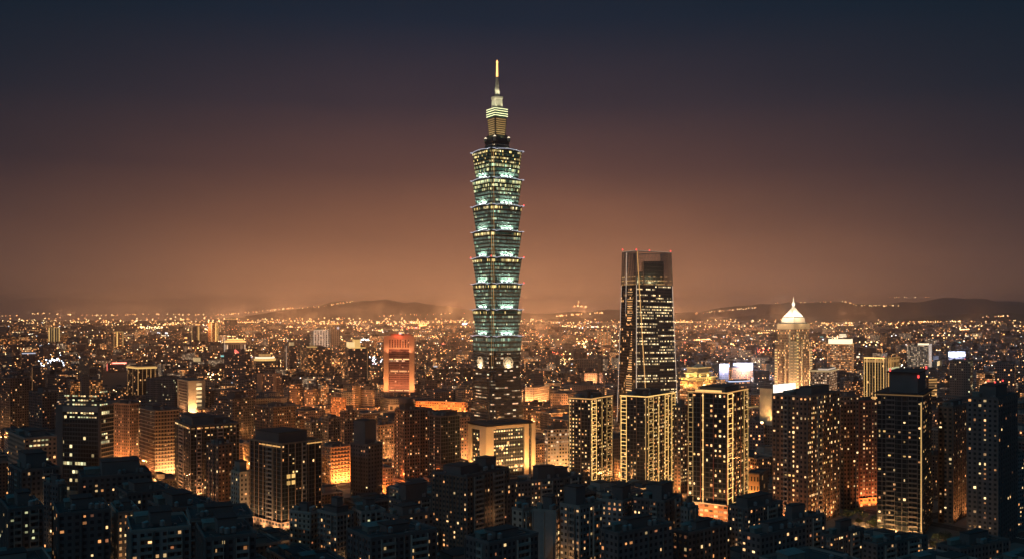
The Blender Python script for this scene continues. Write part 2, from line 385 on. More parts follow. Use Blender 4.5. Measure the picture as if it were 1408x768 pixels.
def tower(name, label, cat, px, yt, yb, D, a=35, mat='dark', bay=3.2, fh=3.3, win=None, pal='mix', piers=0, pm=None, bands=0, bm=None,
          ladder=(), lcol='gold', cols=(), edge=None, vert=(), house=None, tanks=0, par=1.2, red=0, group=None, maxR=60, maxL=60, land=None,
          hm=None, balc=(), fwh=(.5, .5), topm=None, H=None, podium=None, antenna=0, nocell=None, hero=True, clutter=True):
    x0, xc, x1 = px
    rg = random.Random(hash((round(x0), round(xc), round(yt), round(D))) & 0xffff)
    A = R_(a)
    Px, Py, L, Rr = place(x0, xc, x1, D, A)
    L = min(L, maxL); Rr = min(Rr, maxR)
    H = H or zz(yt, D)
    root = empty(name, (Px, Py, 0), PI / 2 - A)
    tag(root, label, cat, group)
    wm = FM.get(mat) or NEARM[mat]
    if win is not None: wm = NEARM.get(mat, wm)
    topm = topm or M['roof']
    mb = MB(); mb.box(0, Rr, 0, L, 0, H, wm, topm, bay, fh); mb.build('wall', root)
    nR, nL, nf = max(1, round(Rr / bay)), max(1, round(L / bay)), max(1, round(H / fh))
    if par:
        mb = MB(); t = .3; pmt = pm or M['conc_d']
        mb.box(-.15, Rr + .15, -.15, t, H + .003, H + par, pmt); mb.box(-.15, Rr + .15, L - t, L + .15, H + .003, H + par, pmt)
        mb.box(-.15, t, t, L - t, H + .003, H + par, pmt); mb.box(Rr - t, Rr + .15, t, L - t, H + .003, H + par, pmt)
        mb.build('parapet', root)
    if win is not None:
        cells = []
        for face, n, p in (('L', nL, win[0]), ('R', nR, win[1])):
            for k in range(1, nf):
                for c in range(n):
                    if (face, c) in cols or rg.random() < p * (1.6 if rg.random() < .4 else .6):
                        if (face, c) in cols and rg.random() < .15: continue
                        if nocell and nocell(face, c / n, k / nf): continue
                        cells.append((face, c, k))
        if cells: put_windows(root, cells, Rr, L, nR, nL, nf, H, fwh[0], fwh[1], rg, pal)
    if piers:
        for face, n, W_ in (('R', nR, Rr), ('L', nL, L)):
            mb = MB()
            for c in range(0, n + 1, piers):
                s = c * W_ / n
                fbox(mb, face, s - .22, s + .22, .5, H - .02, .002 if c else -.3, .55, pm or M['conc_d'])
            mb.build('pier_row', root)
    if bands:
        for face, W_ in (('R', Rr), ('L', L)):
            mb = MB()
            for k in range(1, nf + 1, bands):
                z = k * H / nf
                fbox(mb, face, .1, W_ - .1, z - .35, z - .02, .003, .7, bm or M['conc'])
            mb.build('balcony_rail', root)
    for face, f0, f1 in balc:
        W_ = Rr if face == 'R' else L
        mb = MB()
        for k in range(1, nf):
            z = k * H / nf
            fbox(mb, face, f0 * W_, f1 * W_, z - .15, z + .95, .004, 1.35, bm or M['conc'])
        for f_ in (f0, f1): fbox(mb, face, f_ * W_ - .12, f_ * W_ + .12, 3, H - .3, .003, 1.40, bm or M['conc'])
        mb.build('balcony_stack', root)
    if ladder:
        for face, f0, f1 in ladder:
            W_ = Rr if face == 'R' else L
            mb = MB(); s0, s1 = f0 * W_, f1 * W_; t = .32
            fbox(mb, face, s0, s0 + t, 6, H - .5, .3, .75, E[lcol]); fbox(mb, face, s1 - t, s1, 6, H - .5, .3, .75, E[lcol])
            for k in range(2, nf + 1):
                z = k * H / nf
                if rg.random() < .12: continue
                fbox(mb, face, s0 + t, s1 - t, z - .5, z - .02, .3, .65, E[lcol if k % 3 else 'golddim'])
            mb.build('facade_lighting', root)
    for face, f in vert:
        W_ = Rr if face == 'R' else L
        mb = MB(); fbox(mb, face, f * W_ - .2, f * W_ + .2, 5, H - .3, .3, .7, E[lcol]); mb.build('facade_lighting', root)
    if edge:
        mb = MB(); z = H + par + .01
        mb.box(-.55, Rr + .3, -.55, -.2, z - .9, z - .1, E[edge]); mb.box(-.55, -.2, -.2, L + .3, z - .9, z - .1, E[edge])
        mb.build('roof_edge_lighting', root)
    if house is None and clutter: house = [(.25 + rg.random() * .1, .7, .25 + rg.random() * .1, .7, 3 + rg.random() * 4)]
    for (a0, a1, b0, b1, h) in (house or []):
        mb = MB(); mb.box(a0 * Rr, a1 * Rr, b0 * L, b1 * L, H + .004, H + h, hm or M['conc_d'], M['roof_dark'])
        mb.box(a0 * Rr - .3, a1 * Rr + .3, b0 * L - .3, b1 * L + .3, H + h + .003, H + h + .4, M['roof_dark'])
        mb.build('roof_house', root)
    for i in range(tanks):
        mb = MB(); r = 1.1; tx = (.12 + .76 * rg.random()) * Rr; ty = (.1 + .14 * rg.random()) * L
        for dx, dy in ((-.7, -.7), (.7, -.7), (.7, .7), (-.7, .7)): mb.box(tx + dx - .08, tx + dx + .08, ty + dy - .08, ty + dy + .08, H + .002, H + 1.0, M['steel'])
        mb.cyl(tx, ty, H + 1.0, H + 3.1, r, r, M['tank'], 12); mb.cyl(tx, ty, H + 3.1, H + 3.6, r, .2, M['tank'], 12)
        mb.build('water_tank', root)
    if clutter:
        mb = MB()
        for i in range(rg.randint(4, 8)):
            tx = (.06 + .84 * rg.random()) * Rr; ty = (.06 + .84 * rg.random()) * L
            w, d, h = .5 + rg.random() * 1.2, .5 + rg.random() * 1.5, .6 + rg.random() * 1.1
            mb.box(tx, min(tx + w, Rr - .4), ty, min(ty + d, L - .4), H + .005, H + h, M['metal'])
        mb.build('air_conditioner', root, 'stuff')
    if clutter and D < 1000: roof_extras(root, 0, Rr, 0, L, H, rg)
    hh = max([h[4] for h in (house or [])] + [0])
    for i in range(red):
        mb = MB(); tx = [.3, .68, .5, .1][i % 4] * Rr; ty = [.3, .3, .66, .1][i % 4] * L
        mb.cyl(tx, ty, H + hh + .3, H + hh + 2.0, .15, .15, M['steel'], 6); mb.cyl(tx, ty, H + hh + 2.0, H + hh + 3.0, .55, .55, E['red'], 8)
        mb.build('warning_light', root)
    if antenna:
        mb = MB(); mb.bar((Rr * .5, L * .5, H + hh), (Rr * .5, L * .5, H + hh + antenna), .2, M['steel']); mb.build('antenna', root)
    if podium:
        mb = MB(); pw, ph, pmat = podium
        mb.box(-pw, Rr + pw, -pw, L + pw, 0, ph, FM[pmat], M['roof'], 4, 4); mb.build('podium', root)
    if hero: HERO.append((x0 - 1, x1 + 1, yb, D))
    ca, sa = math.cos(A), math.sin(A)
    cx = Px + (Rr * sa - L * ca) / 2; cy2 = Py + (Rr * ca + L * sa) / 2
    FOOT.append((cx, cy2, .5 * math.hypot(Rr, L)))
    if land: LAND.append((land, (x0 + x1) / 2, yt, D))
    root['_h'] = H
    return root, Rr, L, H

def roof_extras(root, x0, x1, y0, y1, H, rg):
    w, d = x1 - x0, y1 - y0
    mb = MB(); sx, sy = x0 + w * rg.uniform(.05, .2), y0 + d * rg.uniform(.55, .7); sw, sd = w * rg.uniform(.2, .4), d * rg.uniform(.15, .25); h = rg.uniform(2.2, 3)
    mb.box(sx, sx + sw, sy, sy + sd, H + .006, H + h, M['shed'])
    mb.quad([(sx - .4, sy - .4, H + h + .1), (sx + sw + .4, sy - .4, H + h + .1), (sx + sw + .4, sy + sd + .4, H + h + .9), (sx - .4, sy + sd + .4, H + h + .9)], M['shed'])
    mb.quad([(sx - .4, sy - .4, H + h + .1), (sx - .4, sy + sd + .4, H + h + .9), (sx - .4, sy + sd + .4, H + h), (sx - .4, sy - .4, H + h)], M['shed'])
    mb.build('roof_shed', root)
    mb = MB(); z = H + .35
    px_, py_ = x0 + w * .1, y0 + d * rg.uniform(.15, .4)
    mb.bar((px_, py_, z), (x0 + w * .9, py_, z), .12, M['metal']); mb.bar((x0 + w * .9, py_, z), (x0 + w * .9, y0 + d * .85, z), .12, M['metal']); mb.build('roof_pipe', root)
    if rg.random() < .6:
        mb = MB(); ax, ay = x0 + w * rg.uniform(.3, .8), y0 + d * rg.uniform(.3, .8); ah = rg.uniform(4, 9)
        mb.bar((ax, ay, H), (ax, ay, H + ah), .07, M['steel']); mb.bar((ax - 1, ay, H + ah * .9), (ax + 1, ay, H + ah * .9), .04, M['steel']); mb.bar((ax - .7, ay, H + ah * .78), (ax + .7, ay, H + ah * .78), .04, M['steel']); mb.build('antenna', root)

def lamp(name, loc, power, col=(1, .42, .12), r=1.0, parent=None):
    l = bpy.data.lights.new(name, 'POINT'); l.energy = power; l.color = col; l.shadow_soft_size = r
    o = bpy.data.objects.new(name, l); COL.objects.link(o); o.location = loc
    if parent is not None: o.parent = parent
    return o
def spot(name, loc, target, power, col, deg, parent=None, r=.6):
    l = bpy.data.lights.new(name, 'SPOT'); l.energy = power; l.color = col; l.shadow_soft_size = r; l.spot_size = R_(deg); l.spot_blend = .8
    o = bpy.data.objects.new(name, l); COL.objects.link(o)
    o.location = loc; d = Vector(target) - Vector(loc); o.rotation_euler = d.to_track_quat('-Z', 'Y').to_euler()
    if parent is not None: o.parent = parent
    return o

# ------------------------------------------------------------------ ground, hills, haze
mb = MB()
mb.quad([(-26000, -900, 0), (26000, -900, 0), (26000, 24800, 0), (-26000, 24800, 0)], M['ground'])
g = mb.build('ground'); tag(g, kind='structure')

def ridge(name, D, prof, depth, step=14):
    """a real hill range: profile (photo column, photo row) of its crest at distance D"""
    import bisect
    xs = [p[0] for p in prof]
    def h(px):
        i = min(max(bisect.bisect(xs, px) - 1, 0), len(xs) - 2)
        t = (px - xs[i]) / (xs[i + 1] - xs[i]); t = min(1, max(0, t)); t = t * t * (3 - 2 * t)
        return prof[i][1] * (1 - t) + prof[i + 1][1] * t
    mb = MB(); rows = []
    rr = random.Random(5)
    n = int((xs[-1] - xs[0]) / step) + 1; wob = [rr.uniform(-1, 1) for _ in range(n + 1)]
    ks = [-1, -.7, -.45, -.2, 0, .3, .7, 1]
    for k in ks:
        y = D + k * depth; row = []
        for i in range(n + 1):
            px = xs[0] + (xs[-1] - xs[0]) * i / n
            top = max(0, zz(h(px), D)); f = .5 + .5 * math.cos(PI * k)
            z = top * f * (1 + .06 * wob[(i * 3 + int(k * 10)) % n] * (1 if k else .2))
            z *= 1 + (.035 * math.sin(i * 1.7) + .03 * math.sin(i * 3.9 + k)) * (f > .3)
            row.append(((px - 704) / F * D, y, z + (2 if k > -1 else -2)))
        rows.append(row)
    b = 0
    for r in rows: mb.v.extend(r)
    w = n + 1; mi = mb.mat(M['hill'])
    for j in range(len(rows) - 1):
        for i in range(n):
            mb.f.append((j * w + i, j * w + i + 1, (j + 1) * w + i + 1, (j + 1) * w + i)); mb.mi.append(mi); mb.uv.extend([(0, 0)] * 4)
    o = mb.build(name); o.data.polygons.foreach_set('use_smooth', [True] * len(o.data.polygons)); tag(o, kind='structure')
    return h
h1 = ridge('hills', 19500, [(250, 446), (340, 434), (400, 425), (470, 414), (530, 412), (580, 417), (660, 426), (740, 431), (800, 428), (860, 424), (930, 430), (960, 428), (1010, 420), (1080, 416),
                  (1150, 414), (1200, 419), (1250, 415), (1310, 409), (1360, 412), (1430, 419), (1600, 424), (1800, 440)], 2600)
h2 = ridge('hills', 15500, [(700, 446), (780, 437), (850, 432), (880, 436), (930, 441), (1000, 436), (1060, 431), (1120, 436), (1180, 441), (1240, 438), (1300, 432), (1380, 430), (1460, 433), (1650, 445)], 1500)

hz = bpy.data.materials.new('haze'); hz.use_nodes = True; hn = NT(hz.node_tree); hn.n.remove(hn.n['Principled BSDF'])
pv = hn.node('ShaderNodeVolumePrincipled'); pv.inputs['Color'].default_value = (.93, .88, .90, 1)
pv.inputs['Density'].default_value = 5.0e-5; pv.inputs['Anisotropy'].default_value = .78
hn.l.new(pv.outputs[0], hn.n['Material Output'].inputs['Volume'])
mb = MB(); mb.box(-26500, 26500, -1200, 25200, -3, 524, hz); o = mb.build('haze'); tag(o, kind='stuff')

# street grid: raised pavement blocks between the carriageways, markings and kerbs
A0 = R_(56); UX = (math.sin(A0), math.cos(A0)); UY = (-math.cos(A0), math.sin(A0))
OX, OY = at(677, 1277)
def gl(u, v): return (OX + UX[0] * u + UY[0] * v, OY + UX[1] * u + UY[1] * v)
def inv(x, y): dx, dy = x - OX, y - OY; return dx * UX[0] + dy * UX[1], dx * UY[0] + dy * UY[1]
BU, BV = 96.0, 78.0      # block pitch
RW = 15.0                # carriageway width
road = MB(); pav = MB(); mk = MB(); blocks = []
for i in range(-16, 17):
    for j in range(-18, 16):
        u0, v0 = i * BU, j * BV
        c = gl(u0 + BU / 2, v0 + BV / 2)
        if c[1] < 330 or c[1] > 1750 or abs(c[0]) > c[1] * .60 + 60: continue
        P = [(*gl(u0 + RW / 2, v0 + RW / 2), 0.008), (*gl(u0 + BU - RW / 2, v0 + RW / 2), 0.008), (*gl(u0 + BU - RW / 2, v0 + BV - RW / 2), 0.008), (*gl(u0 + RW / 2, v0 + BV - RW / 2), 0.008)]
        Q = [(x, y, .14) for x, y, z in P]
        pav.quad(Q, M['paving'])
        for a_, b_ in ((0, 1), (1, 2), (2, 3), (3, 0)): pav.quad([P[a_], P[b_], Q[b_], Q[a_]], M['conc'])
        blocks.append((i, j))
        road.quad([(*gl(u0 - RW / 2, v0 - RW / 2), .004), (*gl(u0 + BU - RW / 2, v0 - RW / 2), .004), (*gl(u0 + BU - RW / 2, v0 + RW / 2), .004), (*gl(u0 - RW / 2, v0 + RW / 2), .004)], M['asphalt'])
        road.quad([(*gl(u0 - RW / 2, v0 + RW / 2), .004), (*gl(u0 + RW / 2, v0 + RW / 2), .004), (*gl(u0 + RW / 2, v0 + BV - RW / 2), .004), (*gl(u0 - RW / 2, v0 + BV - RW / 2), .004)], M['asphalt'])
        for k in range(9):
            t = v0 + RW / 2 + 2 + k * 7
            mk.quad([(*gl(u0 - .1, t), .008), (*gl(u0 + .1, t), .008), (*gl(u0 + .1, t + 3), .008), (*gl(u0 - .1, t + 3), .008)], M['paint'])
        for k in range(12):
            t = u0 + RW / 2 + 1 + k * 7
            mk.quad([(*gl(t, v0 - .1), .008), (*gl(t + 3, v0 - .1), .008), (*gl(t + 3, v0 + .1), .008), (*gl(t, v0 + .1), .008)], M['paint'])
        for k in range(8):      # zebra crossing
            t = v0 - RW / 2 + 1 + k * 1.75
            mk.quad([(*gl(u0 + RW / 2 + 1, t), .008), (*gl(u0 + RW / 2 + 4, t), .008), (*gl(u0 + RW / 2 + 4, t + .8), .008), (*gl(u0 + RW / 2 + 1, t + .8), .008)], M['paint'])
tag(road.build('road'), kind='structure'); tag(pav.build('pavement'), kind='structure'); tag(mk.build('road_markings'), kind='structure')

# ------------------------------------------------------------------ the tall tiered skyscraper
TD = 1277.0
def tz(py): return zz(py, TD + 30)
TA = R_(56)
cxp, cyp = at(683.5, TD + 34)
M['mull'] = plain('mullion_grey', (.30, .36, .33), .5, .1, .2)
tw = empty('tiered_skyscraper', (cxp, cyp, 0), PI / 2 - TA)
tag(tw, 'tallest skyscraper, green glass tiers flaring upwards, with a glowing spire', 'skyscraper')
HERO.append((640, 728, 600, TD)); FOOT.append((cxp, cyp, 48)); LAND.append(('the tiered green skyscraper', 684, 590, TD))
def notched(s, n):
    h = s / 2; P = []
    for q in range(4):
        for x, y in ((h - n, -h), (h - n, -h + n * .55), (h - n * .45, -h + n * .55), (h - n * .45, -h + n), (h, -h + n)):
            for _ in range(q): x, y = -y, x
            P.append((x, y))
    # start corner so that polygon stays ccw
    return P
TWM = [FM['tw'], FM['twtop'], FM['twbright'], FM['twbase']]
ys = [210, 249, 285, 320, 356, 391, 426, 462]
lev = ys + [506]
for k in range(8):
    zt, zb = tz(lev[k]), tz(lev[k + 1])
    st, sb = 54.6, 46.4
    if k == 7: sb = 50.0
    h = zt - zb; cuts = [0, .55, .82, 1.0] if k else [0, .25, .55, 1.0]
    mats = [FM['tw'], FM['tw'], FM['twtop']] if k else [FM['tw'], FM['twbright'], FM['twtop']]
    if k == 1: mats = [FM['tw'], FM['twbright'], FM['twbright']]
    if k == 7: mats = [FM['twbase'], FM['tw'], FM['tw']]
    mb = MB()
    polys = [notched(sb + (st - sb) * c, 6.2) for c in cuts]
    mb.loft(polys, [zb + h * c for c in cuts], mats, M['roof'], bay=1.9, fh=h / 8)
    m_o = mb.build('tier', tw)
    # floor slab lines, slightly proud
    mb = MB()
    for i in range(1, 8):
        s = sb + (st - sb) * i / 8; z = zb + h * i / 8
        for q in range(4):
            pts = [(-s / 2 + 6.6, -s / 2 - .12), (s / 2 - 6.6, -s / 2 - .12)]
            for _ in range(q): pts = [(-y, x) for x, y in pts]
            mb.bar((*pts[0], z), (*pts[1], z), .26, M['mull'])
    mb.build('mullion', tw)
    # ledge with a bright cornice that rises towards the middle of each side
    led = MB(); led.loft([notched(st + .6, 6.0), notched(st + 1.2, 6.0)], [zt, zt + 1.1], [M['steel']], M['roof'])
    ledo = led.build('ledge', tw)
    hs = (st + 1.4) / 2
    for q in range(4):
        lt = MB()
        pts = []
        for i in range(17):
            t = -1 + 2 * i / 16; x = t * (hs - 2.6)
            bump = 1.5 * math.cos(t / .74 * PI / 2) if abs(t) < .74 else (-.5 if abs(t) < .8 else .3)
            pts.append([x, -hs - .1, zt + .8 + bump])
        for _ in range(q): pts = [[-y, x, z] for x, y, z in pts]
        for a_, b_ in zip(pts, pts[1:]): lt.bar(a_, b_, .30, E['white'])
        lt.build('ledge_lighting', ledo)
    # vertical light pair in each notched corner
    for q in range(4):
        for dx, dy in ((-4.6, 3.1), (-2.5, 5.0)):
            st2 = MB()
            b0 = [sb / 2 + dx + .3, -sb / 2 + dy - .2]; t0 = [st / 2 + dx + .3, -st / 2 + dy - .2]
            for _ in range(q): b0 = [-b0[1], b0[0]]; t0 = [-t0[1], t0[0]]
            st2.bar((*b0, zb + 1.5), (*t0, zt - 1.0), .16, E['golddim']); st2.build('corner_lighting', tw)
    # floodlights standing on the ledge below, washing the middle of each side
    if k < 7:
        for q in range(4):
            p = [0.0, -sb / 2 - 2.6]; tgt = [0.0, -sb / 2 - .2]
            c, s_ = [(1, 0), (0, 1), (-1, 0), (0, -1)][q]
            rot = lambda v: (v[0] * c - v[1] * s_, v[0] * s_ + v[1] * c)
            for dx in ((-7, 0, 7) if q in (0, 3) else ()):
                spot('floodlight', (*rot((p[0] + dx, p[1])), zb + 1.8), (*rot((tgt[0] + dx, tgt[1])), zb + 16), 18000, (.84, 1.0, .84), 125, tw, .5)
            if k == 0 or True:
                mbf = MB()
                x, y = rot((0, -sb / 2 - 1.6)); mbf.box(x - .5, x + .5, y - .5, y + .5, zb + 1.1, zb + 1.9, M['steel']); mbf.build('floodlight_housing', tw)
# trunk that widens to the ground
mb = MB()
ztr = tz(506)
mb.loft([notched(62.5, 8), notched(58.0, 7.5), notched(54, 7), notched(50.0, 6.2)], [0, ztr * .36, ztr * .7, ztr], [FM['twbase']] * 3, M['roof'], bay=4.6, fh=4.2)
mb.build('base', tw)
mb = MB()
for i in range(1, 22):
    t = i / 22; s = 62.5 - 12.5 * t + .2; z = ztr * t
    for q in range(4):
        pts = [(-s / 2 + 8.4, -s / 2), (s / 2 - 8.4, -s / 2)]
        for _ in range(q): pts = [(-y, x) for x, y in pts]
        mb.bar((*pts[0], z), (*pts[1], z), .22, M['steel'])
mb.build('spandrel', tw)
# coin medallions on each side
zc = tz(497)
for q in range(4):
    ang = q * PI / 2 - PI / 2; d = 52.4 / 2 + .3
    cx_, cy_ = d * math.cos(ang), d * math.sin(ang)
    def ringpt(r, t, o): # in the plane of the side
        tx, ty = -math.sin(ang), math.cos(ang)
        return (cx_ + tx * r * math.cos(t) + math.cos(ang) * o, cy_ + ty * r * math.cos(t) + math.sin(ang) * o, zc + r * math.sin(t) * 1.0)
    mb = MB(); n = 28
    for i in range(n):
        t0, t1 = 2 * PI * i / n, 2 * PI * (i + 1) / n
        for r0, r1, o, m_ in ((0.0, 5.2, .9, M['cream']), (5.2, 6.0, .5, M['steel']), (6.0, 8.3, 1.3, M['cream'])):
            a_, b_, c_, d_ = ringpt(r0, t0, o), ringpt(r1, t0, o), ringpt(r1, t1, o), ringpt(r0, t1, o)
            mb.quad([a_, b_, c_, d_] if r0 else [a_, b_, c_], m_)
        mb.quad([ringpt(8.3, t0, -.8), ringpt(8.3, t1, -.8), ringpt(8.3, t1, 1.3), ringpt(8.3, t0, 1.3)], M['cream'])
    med = mb.build('medallion', tw)
    spot('medallion_light', ringpt(9, -PI / 2, 7), ringpt(0, 0, 1), 17000, (1, .88, .62), 110, tw, .5)
# corner warning lights
for k, dz_ in ((4, 0), (2, 0), (5, 0)):
    zt = tz(lev[k]) + 2
    for q in range(4):
        x, y = 27.2, -27.2
        for _ in range(q): x, y = -y, x
        if k == 4 or q in (0, 1):
            mb = MB(); mb.cyl(x * .98, y * .98, zt - .6, zt + 1.2, .8, .8, E['red'], 8); mb.build('warning_light', tw)
# crown
def sq(s): h = s / 2; return [(-h, -h), (h, -h), (h, h), (-h, h)]
mb = MB(); mb.loft([notched(45, 6), notched(40, 6)], [tz(209), tz(205)], [M['conc']], M['roof']); mb.build('top_terrace', tw)
mb = MB(); mb.loft([notched(30, 5), notched(27.5, 5), notched(29, 5)], [tz(206), tz(199), tz(194.5)], [FM['twbase'], M['steel']], M['roof']); mb.build('crown_base', tw)
mb = MB(); mb.loft([sq(23), sq(20)], [tz(194.5), tz(186)], [M['steel']], M['roof']); mb.build('crown_step', tw)
for q in range(4):
    x, y = 11.6, -11.6
    for _ in range(q): x, y = -y, x
    mb = MB(); mb.cyl(x, y, tz(196), tz(190), 1.9, 2.4, M['cream'], 10); mb.cyl(x, y, tz(190), tz(188), 2.4, .6, E['softwhite'], 10); mb.build('crown_finial', tw)
mb = MB()
zb, zt = tz(186), tz(162)
mb.loft([sq(16.5), sq(19.5)], [zb, zt], [M['conc_d']], M['roof']); lb = mb.build('lantern_body', tw)
mb = MB()
for i in range(8):
    z = zb + (zt - zb) * (i + .3) / 8.3; s = 16.5 + 3 * (i + .3) / 8.3
    for q in range(4):
        pts = [(-s / 2 + 1.6, -s / 2 - .2), (s / 2 - 1.6, -s / 2 - .2)]
        for _ in range(q): pts = [(-y, x) for x, y in pts]
        mb.bar((*pts[0], z), (*pts[1], z), .62, E['gold'])
mb.build('lantern_louvre', lb)
mb = MB(); mb.loft([sq(19), sq(20.5), sq(20.2)], [tz(162), tz(153), tz(150)], [M['green_glass'], M['green_glass']], M['roof']); cr = mb.build('crown_collar', tw)
mb = MB()
for z in (tz(160), tz(157), tz(153.5), tz(150.5)):
    s = 21.2
    for q in range(4):
        pts = [(-s / 2, -s / 2), (s / 2, -s / 2)]
        for _ in range(q): pts = [(-y, x) for x, y in pts]
        mb.bar((*pts[0], z), (*pts[1], z), .40, E['cool'])
mb.build('collar_lighting', cr)
mb = MB(); mb.loft([sq(11.5), sq(10.5), sq(12.2), sq(12.2)], [tz(149.5), tz(137), tz(135), tz(132.5)], [M['cream'], M['cream'], M['cream']], M['roof']); mb.build('spire_base', tw)
mb = MB(); mb.cyl(0, 0, tz(132.5), tz(105), 3.6, 1.7, M['cream'], 12); mb.build('spire', tw)
mb = MB(); mb.cyl(0, 0, tz(105), tz(85), 1.5, 1.1, E['spire'], 10); mb.cyl(0, 0, tz(85), tz(81.5), 1.7, .3, E['spire'], 10)
mb.build('glowing_mast', tw)
for q in range(4):
    x, y = 10.0, -10.0
    for _ in range(q): x, y = -y, x
    spot('spire_floodlight', (x, y, tz(148.8)), (0, 0, tz(122)), 15000, (.95, 1, .75), 100, tw, .4)
    spot('spire_floodlight', (x * .5, y * .5, tz(131.5)), (0, 0, tz(112)), 9000, (.95, 1, .75), 80, tw, .3)
for q in range(4):
    x, y = 0, -15.5
    for _ in range(q): x, y = -y, x
    spot('crown_floodlight', (x, y, tz(193)), (x * .55, y * .55, tz(172)), 6000, (1, .78, .32), 110, tw, .5)
    spot('collar_floodlight', (x * .86, y * .86, tz(163.5)), (x * .66, y * .66, tz(154)), 2500, (.8, 1, .35), 120, tw, .4)

# ------------------------------------------------------------------ the folded glass tower with a hollow crown
ND = 1400.0
nt = empty('folded_glass_tower', (*at(875, ND), 0), 0)
tag(nt, 'tall navy glass tower with pale lit edges, a slanting fold and a hollow crown', 'skyscraper')
HERO.append((846, 934, 600, ND)); FOOT.append((*at(892, ND + 30), 55)); LAND.append(('the folded navy glass tower', 890, 590, ND))
bx_, by_ = at(875, ND)
def NP(px, D, z): x, y = at(px, D); return (x - bx_, y - by_, z)
zt = zz(345, ND); zc2 = zz(391, ND)
def lerp(p, q, t): return tuple(p[i] + (q[i] - p[i]) * t for i in range(3))
bot = [NP(848.5, ND + 38, 0), NP(875, ND, 0), NP(890.5, ND + 2, 0), NP(932.5, ND + 26, 0), NP(914, ND + 78, 0), NP(868, ND + 72, 0)]
top = [NP(856, ND + 38, zt), NP(875.3, ND + 1, zt), NP(876.0, ND + 1.2, zt), NP(922.5, ND + 26, zt - 1.5), NP(909, ND + 72, zt), NP(873, ND + 68, zt)]
tt = zc2 / zt
mid = [lerp(b, t, tt) for b, t in zip(bot, top)]
def uvq(w, h, bay, fh, o): nu, nv = max(1, round(w / bay)), max(1, round(h / fh)); return [(o, 0), (o + nu, 0), (o + nu, nv), (o, nv)]
mb = MB()
mats_ = [FM['darkgl'], FM['bluegl'], FM['bluegl'], FM['bluegl'], FM['bluegl'], FM['bluegl']]
for i in range(6):
    j = (i + 1) % 6; w = (Vector(bot[j]) - Vector(bot[i])).length
    w = max(w, 4); mb.quad([bot[i], bot[j], mid[j], mid[i]], mats_[i], uvq(w, zc2, 2.6, 4.3, i * 40))
mb.quad(mid, M['roof']); nw = mb.build('glass_wall', nt)
# hollow crown: edge frame, lattice panels, machinery behind
fr = MB()
for i in range(6):
    fr.bar(mid[i], top[i], .8, M['conc']); j = (i + 1) % 6; fr.bar(top[i], top[j], .7, M['conc'])
fr.build('crown_frame', nt)
lat = MB()
for i in (0, 2, 3, 4, 5):
    j = (i + 1) % 6
    for k in range(1, 34):
        t = k / 34; lat.bar(lerp(mid[i], mid[j], t), lerp(top[i], top[j], t), .13, M['metal'])
    for k in range(1, 9):
        t = k / 9; lat.bar(lerp(mid[i], top[i], t), lerp(mid[j], top[j], t), .14, M['metal'])
lat.build('crown_lattice', nt)
mb = MB(); c0 = lerp(mid[1], mid[4], .35); c1 = lerp(mid[2], mid[4], .7)
mb.box(c0[0] - 2, c0[0] + 28, c0[1] + 6, c0[1] + 32, zc2 + .2, zc2 + 36, M['steel']); mb.box(c0[0] - 14, c0[0] - 4, c0[1] + 2, c0[1] + 14, zc2 + .2, zc2 + 20, M['steel'])
mb.build('plant_room', nt)
ln = MB(); r_ = .38
for i, m_ in ((0, 'linewhite'), (1, 'linewhite'), (3, 'linewhite')): ln.bar(lerp(bot[i], top[i], .01), top[i], r_, E[m_])
a_ = lerp(bot[0], bot[1], .38); b_ = lerp(top[0], top[1], .30); ln.bar((a_[0], a_[1] - .3, 1), (b_[0], b_[1] - .3, b_[2]), .35, E['linewhite'])
ln.build('edge_lighting', nt)
ln = MB(); ln.bar((bot[2][0], bot[2][1] - .6, 1), (top[2][0], top[2][1] - .6, zt), .55, E['golddim']); ln.build('fold_lighting', nt)
ln = MB()
for k in (0, 1, 2): # bright band where the crown starts
    z = zc2 + 1 + k * 5.2
    tq = (z - zc2) / (zt - zc2)
    for i in (0, 2):
        j = (i + 1) % 6
        for n_ in range(14):
            if (n_ * 7 + k * 3 + i) % 5 < (4 if k < 2 else 2):
                p = lerp(lerp(mid[i], mid[j], n_ / 14 + .01), lerp(top[i], top[j], n_ / 14 + .01), tq); q = lerp(lerp(mid[i], mid[j], (n_ + .8) / 14), lerp(top[i], top[j], (n_ + .8) / 14), tq)
                ln.bar((p[0], p[1] + 1, z), (q[0], q[1] + 1, z), .9, E['golddim'])
ln.build('crown_lighting', nt)
wl = MB(); side = []
for k in range(3, 58): # warm window strip on the narrow side
    z = k * zc2 / 60; t = z / zt
    p0, p1 = lerp(bot[0], top[0], t), lerp(bot[1], top[1], t)
    if (k * 37) % 11 in (0,) or 40 < k < 43 or k < 6: continue
    p = lerp(p0, p1, .45); q = lerp(p0, p1, .75)
    o_ = MB(); o_.bar((p[0], p[1] - .35, p[2]), (q[0], q[1] - .35, q[2]), .75, E[('warm', 'amber', 'golddim')[k % 3]]); o_.build('window', nt)
for px_, D_, y_ in ((856, ND + 38, 344), (875, ND + 1, 344), (922, ND + 26, 346), (893, ND + 12, 345)):
    mb = MB(); x, y, z = NP(px_, D_, zz(y_, D_)); mb.cyl(x, y, z - .3, z + 2, .9, .9, E['red'], 8); mb.build('warning_light', nt)
ln = MB()
for i in (0, 2):
    ln.bar((top[i][0], top[i][1], top[i][2] + .9), (top[i + 1][0], top[i + 1][1], top[i + 1][2] + .9), .15, E['linewhite'])
ln.build('roof_edge_lighting', nt)
lamp('plant_room_lamp', (c0[0] + 8, c0[1] - 2, zc2 + 5), 9000, (1, .75, .35), 2, nt)
lamp('plant_room_lamp', (c0[0] - 12, c0[1] - 6, zc2 + 6), 9000, (1, .75, .35), 2, nt)

